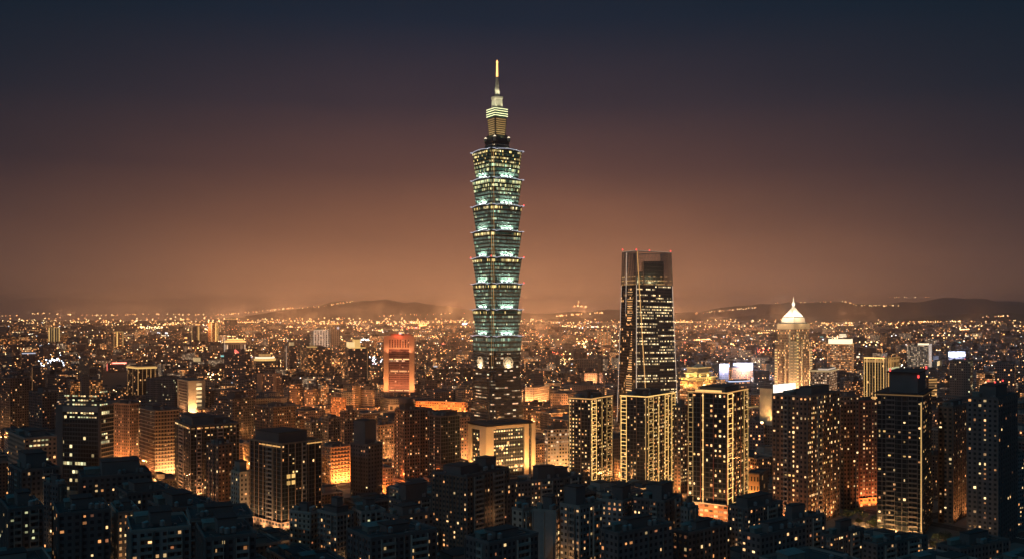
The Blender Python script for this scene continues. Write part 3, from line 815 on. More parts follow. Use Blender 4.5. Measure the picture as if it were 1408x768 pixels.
# ------------------------------------------------------------------ buildings placed one by one, middle distance
def T(*a, **k): return tower(*a, **k)
# white framed block in front of the tall tower, floodlit from the street
r, RR, LL, H = T('office_block', 'floodlit cream framed office block with dark glass at the foot of the tiered skyscraper', 'office building', (645, 668, 748), 586, 662, 950, 56, 'darkgl', 3.2, 4.0,
                 win=None, house=[(.25, .75, .3, .7, 2.5)], par=1.5, pm=M['roof_dark'], maxL=40, land='the cream framed office block', clutter=False)
mb = MB(); ww = [0, 1, 0]
def fr(face, s0, s1, z0, z1, out=1.2, m=M['cream']): fbox(mb, face, s0, s1, z0, z1, .01, out, m)
fr('R', -1.2, RR * .14, 0, H, 1.6); fr('L', .0, LL * .30, 0, H, 1.2); fr('L', LL * .80, LL, 0, H, 1.2)
fr('L', LL * .30, LL * .80, H - 4, H, 1.2); fr('R', RR * .14, RR * .77, H - 3, H, 1.4)
fr('R', RR * .77, RR * .86, 0, H, 1.8); fr('R', RR * .92, RR, 0, H, 1.8)
mb.build('stone_frame', r)
mb = MB(); mb.quad([(-3, -3, H + 1.6), (RR + 2, -3, H + 1.2), (RR + 2, LL + 2, H + 1.6), (-3, LL + 2, H + 2.5)], M['roof_dark']); mb.quad([(-3, -3, H + 1.2), (-3, LL + 2, H + 2.1), (RR + 2, LL + 2, H + 1.2), (RR + 2, -3, H + .8)], M['roof_dark'])
for a_, b_ in (((-3, -3, 1.2, 1.6), (RR + 2, -3, .8, 1.2)), ((-3, LL + 2, 2.1, 2.5), (-3, -3, 1.2, 1.6))):
    mb.quad([(a_[0], a_[1], H + a_[2]), (b_[0], b_[1], H + b_[2]), (b_[0], b_[1], H + b_[3]), (a_[0], a_[1], H + a_[3])], M['roof_dark'])
mb.build('roof', r)
rg = random.Random(3)
put_windows(r, [('R', c, k) for k in range(1, 13) for c in range(int(RR / 3 * .16), int(RR / 3 * .76)) if rg.random() < (.75 if k in (12, 2, 4, 8, 10) else .3)] + [('L', c, k) for k in range(1, 12) for c in range(3, 8) if rg.random() < .3],
            RR, LL, round(RR / 3), round(LL / 3), 14, H, .62, .42, rg, 'office')
for s in (-4, RR * .1, RR * .35, RR * .55, RR * .75, RR * .95):
    spot('street_floodlight', (s, -19, 1.5), (s + .5, 0, 26), 56000, (1, .46, .14), 100, r, .8)
for s in (LL * .2, LL * .55, LL * .9): spot('street_floodlight', (-19, s, 1.5), (0, s, 26), 36000, (1, .46, .14), 100, r, .8)

# red tower
RD = 1895.0
r, RR, LL, H = T('red_office_tower', 'salmon red floodlit tower with a slotted top storey and corner legs', 'office building', (525, 569, 572), 463, 545, RD, 7, 'redglass', 3.0, 4.2, par=0, maxR=45, house=[(.2, .8, .1, .8, 6)], hm=M['salmon'], land='the red tower', clutter=False)
mb = MB(); t = .145 * LL
mb.box(-2.2, -.01, -1.5, t, 0, H + 3, M['salmon']); mb.box(-2.2, -.01, LL - t, LL + 1.5, 0, H + 3, M['salmon'])
mb.box(-2.2, -.01, t, LL - t, H - 4.5, H + 3, M['salmon']); mb.box(-2.2, -.01, t, LL - t, H - 23.5, H - 21, M['salmon'])
for i in range(9):
    s = t + (LL - 2 * t) * i / 8.0; mb.box(-2.1, -.02, s - 1.4, s + 1.4, H - 21.01, H - 4.51, M['salmon'])
mb.build('stone_frame', r)
mb = MB()
for i in range(1, 22): mb.box(-.9, -.05, t + .01, LL - t - .01, H * i / 26, H * i / 26 + .9, M['tile_red'])
mb.box(-.7, -.04, LL * .5 - .4, LL * .5 + .4, 1, H - 24, M['tile_red'])
mb.build('floor_band', r)
for k, h_ in ((1, .10), (2, .42), (3, .62)):
    mb = MB()
    for i in range(16):
        if (i * 5 + k) % 7 != 0:
            s = t + 1 + (LL - 2 * t - 2) * i / 16; mb.box(-.6, -.02, s, s + 2.0, H * h_, H * h_ + 2.2, E['warm'])
    mb.build('lit_storey', r, 'stuff')
mb = MB(); mb.cyl(-1, LL * .45, H + 6, H + 9, 2.4, 2.4, E['white'], 10); mb.build('roof_lamp', r)
for s in (-.05, .12, .5, .88, 1.05): spot('red_floodlight', (-26, s * LL, 2), (0, s * LL, H * .55), 95000, (1, .50, .22), 120, r, 1)
for s in (.15, .5, .85): spot('red_floodlight', (-12, s * LL, H - 34), (-1, s * LL, H - 6), 24000, (1, .48, .26), 120, r, 1)
lamp('roof_red_lamp', (-8, LL * .5, H + 10), 22000, (1, .14, .08), 1, r)

# tower with a white pyramid roof
PD = 1500.0
r, RR, LL, H = T('pyramid_roof_tower', 'gold floodlit tower with stepped shoulders and a white pyramid roof with finial', 'skyscraper', (1065.5, 1091, 1116.5), 470, 560, PD, 45, 'purple', 2.6, 3.8, par=0, land='the pyramid roofed tower', clutter=False)
c = (RR / 2, LL / 2)
def tier(f, y0, y1, m, nm, top=None, f2=None):
    mb = MB(); f2 = f2 or f
    P = [(c[0] + sx * RR / 2 * f, c[1] + sy * LL / 2 * f) for sx, sy in ((-1, -1), (1, -1), (1, 1), (-1, 1))]
    Q = [(c[0] + sx * RR / 2 * f2, c[1] + sy * LL / 2 * f2) for sx, sy in ((-1, -1), (1, -1), (1, 1), (-1, 1))]
    mb.loft([P, Q], [zz(y0, PD) + .01, zz(y1, PD)], [m], top or M['roof'], bay=2.6, fh=3.8); return mb.build(nm, r)
tier(.86, 470, 452, FM['purple'], 'upper_storeys'); tier(.88, 452, 444.5, M['cream'], 'upper_tier'); tier(.76, 444.5, 442.8, M['steel'], 'upper_tier'); tier(.64, 442.8, 436.2, M['cream'], 'upper_tier', f2=.60); tier(.56, 436.2, 435, M['steel'], 'upper_tier')
tier(.52, 435, 420.5, M['cream'], 'pyramid_roof', f2=.05)
mb = MB(); z0_ = zz(420.5, PD); mb.cyl(*c, z0_, z0_ + 4, 1.0, 2.6, E['softwhite'], 10); mb.cyl(*c, z0_ + 4, z0_ + 8, 2.6, .6, E['softwhite'], 10); mb.cyl(*c, z0_ + 8, zz(407, PD), .6, .15, E['softwhite'], 8); mb.build('finial', r)
for face, W_ in (('R', RR), ('L', LL)):
    for f0, f1, top in ((0, .14, 468), (.14, .24, 456), (.86, 1, 479), (.42, .46, 470)):
        mb = MB(); n = 26; zt_ = zz(top, PD)
        fbox(mb, face, f0 * W_, f1 * W_, 0, zt_, .01, 1.2, M['cream']); pr = mb.build('corner_pier', r)
        mb = MB()
        for k in range(n):
            z = zt_ * (k + .5) / n; fbox(mb, face, f0 * W_ + .5, f1 * W_ - .5, z - .7, z + .5, 1.21, 1.3, E['gold' if (k * 7) % 3 else 'yellow'])
        mb.build('pier_lighting', pr, 'stuff')
for q, (dx, dy) in enumerate(((-6, c[1]), (c[0], -6), (-5, -5), (-8, -8))):
    spot('facade_floodlight', (dx, dy, 20), (c[0] * .5, c[1] * .5, 110), 420000, (1, .55, .25), 130, r, 1)
for dx, dy in ((-9, c[1]), (c[0], -9), (-7, -7), (RR + 7, -7), (-7, LL + 7)):
    lamp('roof_floodlight', (dx, dy, zz(440, PD)), 11000, (1, .64, .32), 1, r)
for a_ in range(6):
    lamp('roof_floodlight', (c[0] + RR * .46 * math.cos(a_ * PI / 3 + .3), c[1] + LL * .46 * math.sin(a_ * PI / 3 + .3), zz(429, PD)), 30000, (1, .86, .70), 1, r)

# golden pagoda-roofed hall
GD = 1350.0
r, RR, LL, H = T('domed_hotel', 'hotel crowned by stepped golden pagoda roofs, glowing yellow', 'hotel', (935, 958, 985), 524, 560, GD, 44, 'hotel', 2.6, 3.6, par=0, land='the golden pagoda roofed hotel', clutter=False)
c = (RR / 2, LL / 2)
for f, y0, y1, f2 in ((.96, 524, 520, .96), (1.05, 520, 518.5, .9), (.74, 518.5, 514, .72), (.66, 514, 507, .60), (.60, 507, 505.5, .5), (.38, 505.5, 500.5, .06)):
    mb = MB()
    P = [(c[0] + sx * RR / 2 * f, c[1] + sy * LL / 2 * f) for sx, sy in ((-1, -1), (1, -1), (1, 1), (-1, 1))]
    Q = [(c[0] + sx * RR / 2 * f2, c[1] + sy * LL / 2 * f2) for sx, sy in ((-1, -1), (1, -1), (1, 1), (-1, 1))]
    mb.loft([P, Q], [zz(y0, GD) + .01, zz(y1, GD)], [M['cream']], M['roof']); mb.build('roof_tier', r)
mb = MB(); mb.cyl(*c, zz(500.5, GD), zz(498, GD), .9, .2, E['gold'], 8); mb.build('finial', r)
for y, f in ((519.3, 1.06), (513.5, .78), (506, .64)):
    mb = MB(); z = zz(y, GD); h0, h1 = RR / 2 * f, LL / 2 * f
    mb.bar((c[0] - h0, c[1] - h1, z), (c[0] + h0, c[1] - h1, z), .6, E['gold']); mb.build('eave_lighting', r)
    mb = MB(); mb.bar((c[0] - h0, c[1] - h1, z), (c[0] - h0, c[1] + h1, z), .6, E['gold']); mb.build('eave_lighting', r)
for dx, dy, y in ((-6, -6, 531), (-9, c[1] * 1.3, 531), (c[0] * 1.3, -9, 531)):
    spot('roof_floodlight', (dx, dy, zz(y, GD)), (c[0], c[1], zz(512, GD)), 32000, (1, .62, .15), 140, r, 1)
for dx, dy in ((c[0] * .12, c[1] * .5), (c[0] * .5, c[1] * .12), (c[0] * .15, c[1] * 1.4), (c[0] * 1.4, c[1] * .15)):
    spot('roof_floodlight', (dx, dy, zz(517.8, GD)), (c[0], c[1], zz(508, GD)), 5000, (1, .62, .15), 150, r, 1)

def fins(r, RR, LL, H, face, n, key='gold', w=.9, z0=.0, fs=None, topband=True, f0=0, f1=1):
    W_ = RR if face == 'R' else LL
    for i in range(n + 1):
        if fs and i not in fs: continue
        s = (f0 + (f1 - f0) * i / n) * W_
        mb = MB(); fbox(mb, face, s - w / 2, s + w / 2, H * z0, H, .3, 1.0, E[key]); mb.build('lit_fin', r)
    if topband:
        mb = MB(); fbox(mb, face, f0 * W_ - .5, f1 * W_ + .5, H + .1, H + 2.0, .0, 1.0, E[key]); mb.build('roof_edge_lighting', r)
def crown_box(r, RR, LL, H, h, key, f=(.1, .9), nm='lit_penthouse'):
    mb = MB(); mb.box(f[0] * RR, f[1] * RR, f[0] * LL, f[1] * LL, H + .01, H + h, E[key], M['roof']); mb.build(nm, r)

# far left and centre-left landmarks
r, RR, LL, H = T('slab_block', 'far gold lit slab with five bright vertical fins', 'apartment building', (59, 81.5, 82.5), 450, 468, 5200, 8, 'dark', 5, 6, clutter=False, par=0, maxR=30, land='the far slab with five gold fins'); fins(r, RR, LL, H, 'L', 4, 'gold', 5)
r, RR, LL, H = T('slab_block', 'low gold block attached in view to the far gold finned slab', 'office building', (83, 93.5, 94), 459, 468, 5000, 8, 'orange', 5, 6, clutter=False, par=0, maxR=30); crown_box(r, RR, LL, H, 2, 'golddim')
r, RR, LL, H = T('slab_block', 'far block with gold roof band and two bright stripes at its corner', 'office building', (146, 157, 169), 456, 486, 3900, 40, 'busy', 6, 6, clutter=False, par=0); fins(r, RR, LL, H, 'R', 3, 'gold', 4, .35, (1, 3)); fins(r, RR, LL, H, 'L', 3, 'golddim', 1.5, 0, (0,))
r, RR, LL, H = T('office_tower', 'dark block with a glowing red and pink bar along its roof', 'office building', (143, 147, 174), 499, 530, 2700, 75, 'busyd', 4, 4, clutter=False, par=1, land='the red lit roof bar')
mb = MB(); fbox(mb, 'R', .25 * RR, RR, H - 2, H + 3.2, .3, 2, E['neonred']); mb.build('neon_bar', r); mb = MB(); fbox(mb, 'R', .3 * RR, RR * .98, H - .6, H + 1.4, 2.01, 2.4, E['softwhite']); mb.build('neon_bar', r); mb = MB(); fbox(mb, 'R', 0, 1.2, H * .2, H, .3, 1.4, E['neonred']); mb.build('neon_strip', r)
r, RR, LL, H = T('office_tower', 'tower with a wide glowing gold roof ring and gold vertical fins', 'office building', (172, 190, 213), 507, 549, 1850, 50, 'darkgl', 3, 4, clutter=False, par=.5, land='the gold ringed tower')
fins(r, RR, LL, H, 'L', 2, 'golddim', 1.0, 0, None, False); fins(r, RR, LL, H, 'R', 4, 'golddim', .8, 0, None, False)
mb = MB(); mb.box(-3, RR + 3, -3, LL + 3, H + .6, H + 3.2, E['gold'], M['roof']); mb.box(-1.5, RR + 1.5, -1.5, LL + 1.5, H + 3.21, H + 5, E['golddim'], M['roof']); mb.build('roof_ring', r)
T('office_block', 'wide unlit dark block behind the cream floodlit cube', 'office building', (196, 240, 262), 521, 560, 1620, 20, 'dark', 3.2, 3.6, win=(.06, .04), pal='office', tanks=1, maxL=60)
CRB = 1480
r, RR, LL, H = T('office_block', 'cream floodlit cube with striped left side and a column of bright windows', 'office building', (243, 259.5, 282), 523, 567, CRB, 55, 'darktan', 3, 4.1, clutter=False, par=.3, pm=M['cream'], land='the cream floodlit cube')
mb = MB(); fbox(mb, 'R', -1, RR, 0, H, .02, .9, M['cream']); fbox(mb, 'L', 0, LL * .08, 0, H, .02, .9, M['cream']); fbox(mb, 'L', LL * .92, LL, 0, H, .02, .9, M['cream']); fbox(mb, 'L', LL * .08, LL * .92, H - 2.5, H, .02, .9, M['cream']); mb.build('stone_frame', r)
for k in range(7):
    mb = MB(); fbox(mb, 'R', RR * .46, RR * .78, H - 8 - k * 6.5, H - 4.2 - k * 6.5, .91, 1.1, E['yellow']); mb.build('window', r)
for k in range(9):
    mb = MB(); fbox(mb, 'L', LL * .1, LL * .9, H - 6 - k * 4.6, H - 5.2 - k * 4.6, .1, .7, M['cream']); mb.build('sunshade', r)
for s in (.2, .8): spot('street_floodlight', (s * RR, -16, 2), (s * RR, 0, 36), 190000, (1, .55, .25), 110, r, 1)
spot('street_floodlight', (-16, LL * .5, 2), (0, LL * .5, 34), 90000, (1, .50, .22), 110, r, 1)
T('apartment_block', 'dim grey slab with fine vertical ribs, left of the red lit roof bar', 'apartment building', (109, 122, 123), 492, 520, 2300, 10, 'tan', 3, 3.4, piers=2, pm=M['conc'], maxR=25, maxL=60, par=1)
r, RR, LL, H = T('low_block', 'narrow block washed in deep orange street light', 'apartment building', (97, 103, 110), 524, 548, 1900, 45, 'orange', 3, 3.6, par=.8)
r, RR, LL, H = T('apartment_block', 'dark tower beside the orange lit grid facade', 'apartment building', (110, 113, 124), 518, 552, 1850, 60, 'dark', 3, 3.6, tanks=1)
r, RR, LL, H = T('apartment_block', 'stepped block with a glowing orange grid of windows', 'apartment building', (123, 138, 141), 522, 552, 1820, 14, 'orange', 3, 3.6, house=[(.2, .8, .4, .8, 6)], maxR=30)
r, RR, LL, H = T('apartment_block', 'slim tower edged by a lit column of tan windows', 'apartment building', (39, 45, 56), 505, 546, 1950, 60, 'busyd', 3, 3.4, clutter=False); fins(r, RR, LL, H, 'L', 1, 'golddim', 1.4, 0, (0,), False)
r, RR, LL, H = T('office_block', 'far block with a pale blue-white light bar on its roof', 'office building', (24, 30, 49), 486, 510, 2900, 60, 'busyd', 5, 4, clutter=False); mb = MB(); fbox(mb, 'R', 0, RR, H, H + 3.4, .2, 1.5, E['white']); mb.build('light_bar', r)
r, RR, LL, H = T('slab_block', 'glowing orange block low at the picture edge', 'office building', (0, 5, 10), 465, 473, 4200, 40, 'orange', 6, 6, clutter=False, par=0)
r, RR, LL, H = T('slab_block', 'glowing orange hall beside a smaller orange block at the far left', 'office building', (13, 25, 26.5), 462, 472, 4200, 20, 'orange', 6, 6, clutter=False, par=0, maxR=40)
r, RR, LL, H = T('slab_block', 'far low hall with a gold lattice front', 'office building', (10, 24, 25), 447, 454, 6500, 10, 'orange', 9, 9, clutter=False, par=0, maxR=60)
r, RR, LL, H = T('far_tower', 'far tower shown as two bright gold vertical bars', 'tower', (264, 270, 276), 448, 466, 4700, 40, 'dark', 5, 6, clutter=False, par=0); fins(r, RR, LL, H, 'L', 1, 'gold', 7, 0, (1,), False); fins(r, RR, LL, H, 'R', 2, 'gold', 9, 0, (1,), False)
r, RR, LL, H = T('far_tower', 'far tower with three uneven bright gold bars, east of the two bar tower', 'tower', (286, 291, 299.5), 443, 468, 4500, 40, 'orange', 6, 6, clutter=False, par=0); fins(r, RR, LL, H, 'L', 1, 'gold', 8, 0, (0,), False); fins(r, RR, LL, H, 'R', 3, 'gold', 4, .3, (2, 3), False)
r, RR, LL, H = T('far_tower', 'faint hazy tower with a gold cap above the gold roofed hall', 'tower', (307, 316, 326), 439, 452, 5400, 40, 'busyd', 7, 7, clutter=False, par=0); crown_box(r, RR, LL, H, 6, 'gold')
r, RR, LL, H = T('civic_hall', 'hall with a rounded gold glowing roof over tall lit windows', 'hall', (300, 309, 346), 470, 492, 2800, 72, 'white', 5, 30, clutter=False, par=0, land='the gold roofed hall')
mb = MB(); mb.box(-1, RR + 1, -1, LL + 1, H + .01, H + 3, E['gold'], M['roof']); mb.box(3, RR - 3, 3, LL * .8, H + 3.01, H + 7, E['golddim'], M['roof']); mb.box(8, RR - 8, 6, LL * .7, H + 7.01, H + 10, E['gold'], M['roof']); mb.build('roof_ring', r); mb = MB(); fbox(mb, 'L', 0, 2, 0, H + 14, .1, 1.5, E['linewhite']); mb.build('lit_mast', r)
r, RR, LL, H = T('office_tower', 'dark stepped office block with a small red roof sign', 'office building', (308, 338, 345), 484, 520, 2200, 14, 'busyd', 3.5, 4, clutter=False, house=[(.2, .8, .25, .9, 7)], maxR=30, land='the block with the red roof sign')
mb = MB()
for dy_, dz_, w_ in ((0, 0, 9), (1.5, 2.2, 6), (-.5, -2.4, 11), (3, 4, 3)): mb.bar((-1, LL * .42 + dy_ - w_ / 2, H + 2 + dz_), (-1, LL * .42 + dy_ + w_ / 2, H + 2 + dz_), .75, E['neonred'])
mb.build('roof_sign', r)
r, RR, LL, H = T('civic_hall', 'small hall glowing cream with a tall lit screen wall', 'hall', (259, 264, 281), 497, 506, 2600, 65, 'white', 4, 9, clutter=False, par=0); crown_box(r, RR, LL, H, 11, 'yellow', (.25, .75))
r, RR, LL, H = T('civic_hall', 'low white lit lattice block beside the small cream hall', 'office building', (286, 290, 301), 495, 505, 2600, 65, 'white', 3, 3, clutter=False, par=0)
r, RR, LL, H = T('civic_hall', 'low oval hall with a layered glowing gold canopy', 'hall', (341, 352, 382), 496, 506, 2400, 65, 'busy', 4, 5, clutter=False, par=0, land='the gold canopy hall')
mb = MB()
for k, (f, y0, y1, e) in enumerate(((1.0, 496, 493, 'gold'), (.9, 492.8, 490.5, 'softwhite'), (.55, 490.3, 486.5, 'golddim'))):
    n = 24; P = [(RR / 2 + RR / 2 * f * math.cos(2 * PI * i / n), LL / 2 + LL / 2 * f * math.sin(2 * PI * i / n)) for i in range(n)]
    mb.loft([P, P], [zz(y0, 2400) + .05, zz(y1, 2400)], [E[e]], M['roof'])
mb.build('canopy', r)
r, RR, LL, H = T('hotel_block', 'pale hotel with bright white fins and a small dome', 'hotel', (426, 432, 450.5), 454, 473, 3900, 60, 'white', 8, 8, clutter=False, par=0, land='the white finned hotel'); fins(r, RR, LL, H, 'R', 5, 'linewhite', 3.5); mb = MB(); mb.cyl(RR / 2, LL / 2, H, H + 12, RR * .33, RR * .1, M['cream'], 14); mb.cyl(RR / 2, LL / 2, H + 2, H + 4, RR * .40, RR * .40, E['yellow'], 14); mb.build('dome', r); spot('floodlight', (-30, -60, 5), (RR / 2, 0, H * .7), 2.5e6, (1, .72, .42), 100, r, 2)
r, RR, LL, H = T('hotel_block', 'tall pale tan slab right beside the white finned hotel', 'hotel', (451.5, 455, 468), 446, 482, 3900, 65, 'pale', 8, 8, clutter=False, par=0); spot('floodlight', (20, -70, 5), (RR / 2, 0, H * .6), 5e6, (1, .62, .30), 90, r, 2); mb = MB(); mb.box(RR * .65, RR * .85, -1, -.02, H - 18, H - 8, E['white']); mb.build('wall_sign', r); mb = MB(); mb.box(2, RR - 2, 2, LL - 2, H + .01, H + 5, E['golddim'], M['roof']); mb.build('lit_penthouse', r)
r, RR, LL, H = T('office_tower', 'dark slender tower under a gold rooftop sign box', 'office building', (394, 398, 408), 475, 505, 2600, 62, 'busyd', 3, 4, clutter=False, par=1, land='the gold sign box tower'); crown_box(r, RR, LL, H, 10, 'yellow', (.2, .7), 'roof_sign'); fins(r, RR, LL, H, 'L', 1, 'linewhite', 1, .1, (1,), False)
r, RR, LL, H = T('office_tower', 'tan double block with layered gold lit roofs', 'office building', (408, 424, 460), 478, 516, 2400, 60, 'busy', 3.2, 4, clutter=False, par=1, land='the tan double block'); crown_box(r, RR, LL, H, 4, 'gold', (.05, .4)); crown_box(r, RR, LL, H, 7, 'golddim', (.15, .33)); fins(r, RR, LL, H, 'L', 2, 'golddim', 2.4, .3, (2,), False)
r, RR, LL, H = T('office_tower', 'dark block topped by a big yellow glowing sign cube', 'office building', (474, 479, 505), 479, 526, 2250, 72, 'busyd', 3.2, 4, clutter=False, par=1, land='the yellow sign cube block'); crown_box(r, RR, LL, H, 3, 'gold', (.15, .95)); mb = MB(); mb.box(RR * .05, RR * .36, LL * .2, LL * .8, H + 3, H + 16, E['yellow'], M['roof']); mb.box(RR * .37, RR * .66, LL * .1, LL * .8, H + 3, H + 22, E['gold'], M['roof']); mb.build('roof_sign', r); fins(r, RR, LL, H, 'R', 1, 'golddim', .8, 0, (1,), False)
r, RR, LL, H = T('apartment_block', 'mid-rise with two blank tan side piers and lit windows between them', 'apartment building', (354, 380, 388), 514, 545, 1700, 15, 'busyd', 3, 3.4, par=1.2, pm=M['tile_tan'], tanks=2, maxR=30)
mb = MB(); fbox(mb, 'L', 0, LL * .16, 0, H + 1.6, .02, 1.8, M['tile_tan']); fbox(mb, 'L', LL * .72, LL, 0, H + 1.2, .02, 1.8, M['tile_tan']); mb.build('side_pier', r); spot('street_floodlight', (-30, LL * .5, 3), (0, LL * .5, 40), 260000, (1, .4, .18), 110, r, 1)
for x0, xc, x1, yt, yb, D, mt, lb in (
    (398, 408, 416, 528, 556, 1650, 'busy', 'warm lit walk-up block low between dark roofs'), (418, 430, 441, 536, 562, 1600, 'busy', 'amber lit block with irregular bright balconies'),
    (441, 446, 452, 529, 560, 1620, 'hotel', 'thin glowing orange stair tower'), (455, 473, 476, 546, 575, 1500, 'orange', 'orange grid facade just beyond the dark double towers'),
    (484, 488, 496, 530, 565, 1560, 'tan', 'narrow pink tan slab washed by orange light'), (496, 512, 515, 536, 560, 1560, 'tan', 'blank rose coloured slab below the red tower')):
    r, RR, LL, H = T('apartment_block', lb, 'apartment building', (x0, xc, x1), yt, yb, D, 35, mt, 3, 3.5, maxL=40, maxR=40)
    spot('street_floodlight', (-22, -16, 2), (4, 4, H * .5), 90000, (1, .36, .10), 140, r, 1)

# centre right
r, RR, LL, H = T('slab_block', 'far row of orange lit slab blocks on the plain', 'apartment building', (805, 840, 842), 456, 469, 4200, 8, 'hotel', 7, 6, clutter=False, par=0, maxR=40, land='the far orange slab row'); fins(r, RR, LL, H, 'L', 4, 'golddim', 3)
r, RR, LL, H = T('apartment_block', 'hazy row of ribbed slabs growing paler to the right', 'apartment building', (792, 822, 826), 494, 511, 2500, 14, 'tan', 5, 4, par=1, piers=2, pm=M['conc'], clutter=False)
r, RR, LL, H = T('apartment_block', 'single thin pale slab beside the hazy ribbed slabs', 'apartment building', (829, 834, 836), 493, 510, 2500, 20, 'white', 4, 4, par=1, clutter=False)
r, RR, LL, H = T('apartment_block', 'tan cube with a strip of lit windows in the haze', 'apartment building', (799, 804, 821), 513, 531, 2100, 75, 'tan', 4, 3.6, par=1, clutter=False); spot('street_floodlight', (RR / 2, -30, 3), (RR / 2, 0, 30), 400000, (1, .42, .18), 110, r, 1)
r, RR, LL, H = T('civic_hall', 'pale blocky hall with a glazed box, floodlit orange behind the tiered skyscraper', 'hall', (722, 734, 757), 533, 558, 1700, 30, 'pale', 3.2, 4.2, par=1, pm=M['conc'], clutter=False, maxR=60, land='the pale blocky hall')
for s in (0, 20, 40): spot('street_floodlight', (s, -18, 3), (s, 0, 20), 80000, (1, .38, .12), 130, r, 1)
spot('street_floodlight', (-16, 12, 3), (0, 12, 20), 150000, (1, .38, .12), 130, r, 1)
r, RR, LL, H = T('civic_hall', 'low flat orange lit hall next to the pale blocky hall', 'hall', (757, 780, 795), 541, 562, 1600, 25, 'tan', 3.4, 4.2, par=1, clutter=False); spot('street_floodlight', (-14, -14, 3), (6, 6, 12), 200000, (1, .38, .12), 150, r, 1)
r, RR, LL, H = T('office_block', 'low slab with warm rooftop lamps right of the orange lit hall', 'office building', (784, 820, 846), 530, 556, 1750, 20, 'busyd', 3.4, 4, par=1, tanks=2)
r, RR, LL, H = T('office_block', 'low building with a gold grid front right of the cream framed block', 'office building', (749, 753, 784), 590, 650, 960, 68, 'white', 3, 3.6, par=.8, clutter=True, maxR=30, win=None)
spot('street_floodlight', (RR / 2, -12, 2), (RR / 2, 0, 20), 50000, (1, .5, .15), 130, r, 1)
# long orange terrace and tan boxes left of the tall tower
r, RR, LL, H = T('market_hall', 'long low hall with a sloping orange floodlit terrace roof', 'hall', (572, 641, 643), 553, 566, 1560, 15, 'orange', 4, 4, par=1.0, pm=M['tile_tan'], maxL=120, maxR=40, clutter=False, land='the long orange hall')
for s in (8, 28, 48, 68, 88): spot('street_floodlight', (-15, s, 3), (0, s, 8), 50000, (1, .34, .08), 150, r, 1)
r, RR, LL, H = T('market_hall', 'blank tan box lit orange, left of the long orange hall', 'hall', (534, 559, 562), 556, 572, 1500, 12, 'pale', 9, 9, par=.5, pm=M['tile_tan'], maxL=60, maxR=30, clutter=False); spot('street_floodlight', (-16, LL / 2, 3), (0, LL / 2, 12), 50000, (1, .40, .14), 150, r, 1)
# right
r, RR, LL, H = T('office_block', 'block carrying a bright blue-white screen above the pagoda hotel roofs', 'office building', (987, 989, 1003), 507, 520, 2150, 75, 'busyd', 4, 4, par=1, clutter=False, land='the blue-white screen'); mb = MB(); mb.box(1, RR - 1, -.6, 0, H + 2, H + 12, E['screen']); mb.build('led_screen', r); lamp('screen_glow', (RR / 2, -14, H + 5), 260000, (.6, .7, 1), 5, r)
r, RR, LL, H = T('office_block', 'orange lit shop block backed by a wide white screen', 'shop building', (1002, 1006, 1035), 505, 525, 2100, 70, 'orange', 4, 4, par=1, clutter=False); mb = MB(); mb.box(RR * .42, RR, -.6, 0, H - 6, H + 10, E['screen']); mb.box(4, RR * .42, -.6, 0, H + 4, H + 10, E['screen']); mb.build('led_screen', r); lamp('screen_glow', (RR * .6, -14, H + 5), 300000, (.7, .75, 1), 5, r)
r, RR, LL, H = T('shopping_arcade', 'round arcade with a low white glowing canopy', 'shop building', (997, 1006, 1035), 525, 540, 1900, 60, 'busyd', 4, 4, par=0, clutter=False)
mb = MB(); n = 24; P = [(RR / 2 + RR * .5 * math.cos(2 * PI * i / n), LL / 2 + LL * .5 * math.sin(2 * PI * i / n)) for i in range(n)]; Q = [(RR / 2 + RR * .35 * math.cos(2 * PI * i / n), LL / 2 + LL * .35 * math.sin(2 * PI * i / n)) for i in range(n)]; mb.loft([P, P, Q], [H + .1, H + 2.2, H + 4.5], [E['screen'], M['roof']], M['roof']); mb.build('canopy', r)
r, RR, LL, H = T('office_block', 'tan block with a gold lit end and a blank white billboard on top', 'office building', (1045, 1062, 1096), 541, 600, 1080, 48, 'darktan', 3, 3.6, par=1, clutter=False, maxR=50, land='the white billboard')
mb = MB(); fbox(mb, 'L', 0, LL, H - 36, H + 6, .02, .8, M['cream']); mb.build('stone_frame', r); spot('street_floodlight', (-9, LL * .5, H - 34), (0, LL * .5, H), 50000, (1, .55, .2), 120, r, .8); spot('street_floodlight', (-9, LL * .2, H - 34), (0, LL * .2, H), 30000, (1, .55, .2), 120, r, .8)
mb = MB(); mb.box(1.5, RR * .95, -.8, -.1, H + .5, H + 10.5, E['billboard']); mb.box(1, RR * .97, -.1, .5, H, H + 11, M['steel']); bb = mb.build('billboard', r); lamp('billboard_glow', (RR / 2, -8, H + 5), 20000, (1, .85, .65), 2, r)
r, RR, LL, H = T('office_block', 'low office with a bright white roof canopy left of the orange hotel', 'office building', (1114, 1140, 1160), 511, 550, 1450, 30, 'white', 3, 3.6, par=0, clutter=False, land='the white canopy office'); mb = MB(); mb.box(-1, RR + 1, -1, LL + 1, H + .01, H + 2.6, E['yellow'], M['roof']); mb.box(2, RR - 1, 2, LL * .6, H + 2.61, H + 5, E['linewhite'], M['roof']); mb.build('roof_canopy', r)
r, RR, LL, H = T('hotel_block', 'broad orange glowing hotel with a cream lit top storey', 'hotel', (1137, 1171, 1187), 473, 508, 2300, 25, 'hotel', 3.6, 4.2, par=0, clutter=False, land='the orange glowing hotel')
mb = MB(); mb.box(3, RR - 3, 3, LL - 3, H + .01, H + 13, E['softwhite'], M['roof']); mb.box(-.6, RR + .6, -.6, LL + .6, H + .02, H + 1.4, E['gold']); mb.build('lit_penthouse', r)
mb = MB()
for i in range(9): mb.bar((-2, LL * (.95 - .07 * i), H + 17), (-2, LL * (.95 - .07 * i) - 2.6, H + 17 + (i % 3) * .8), .7, E['softwhite'])
mb.build('roof_sign', r)
mb = MB()
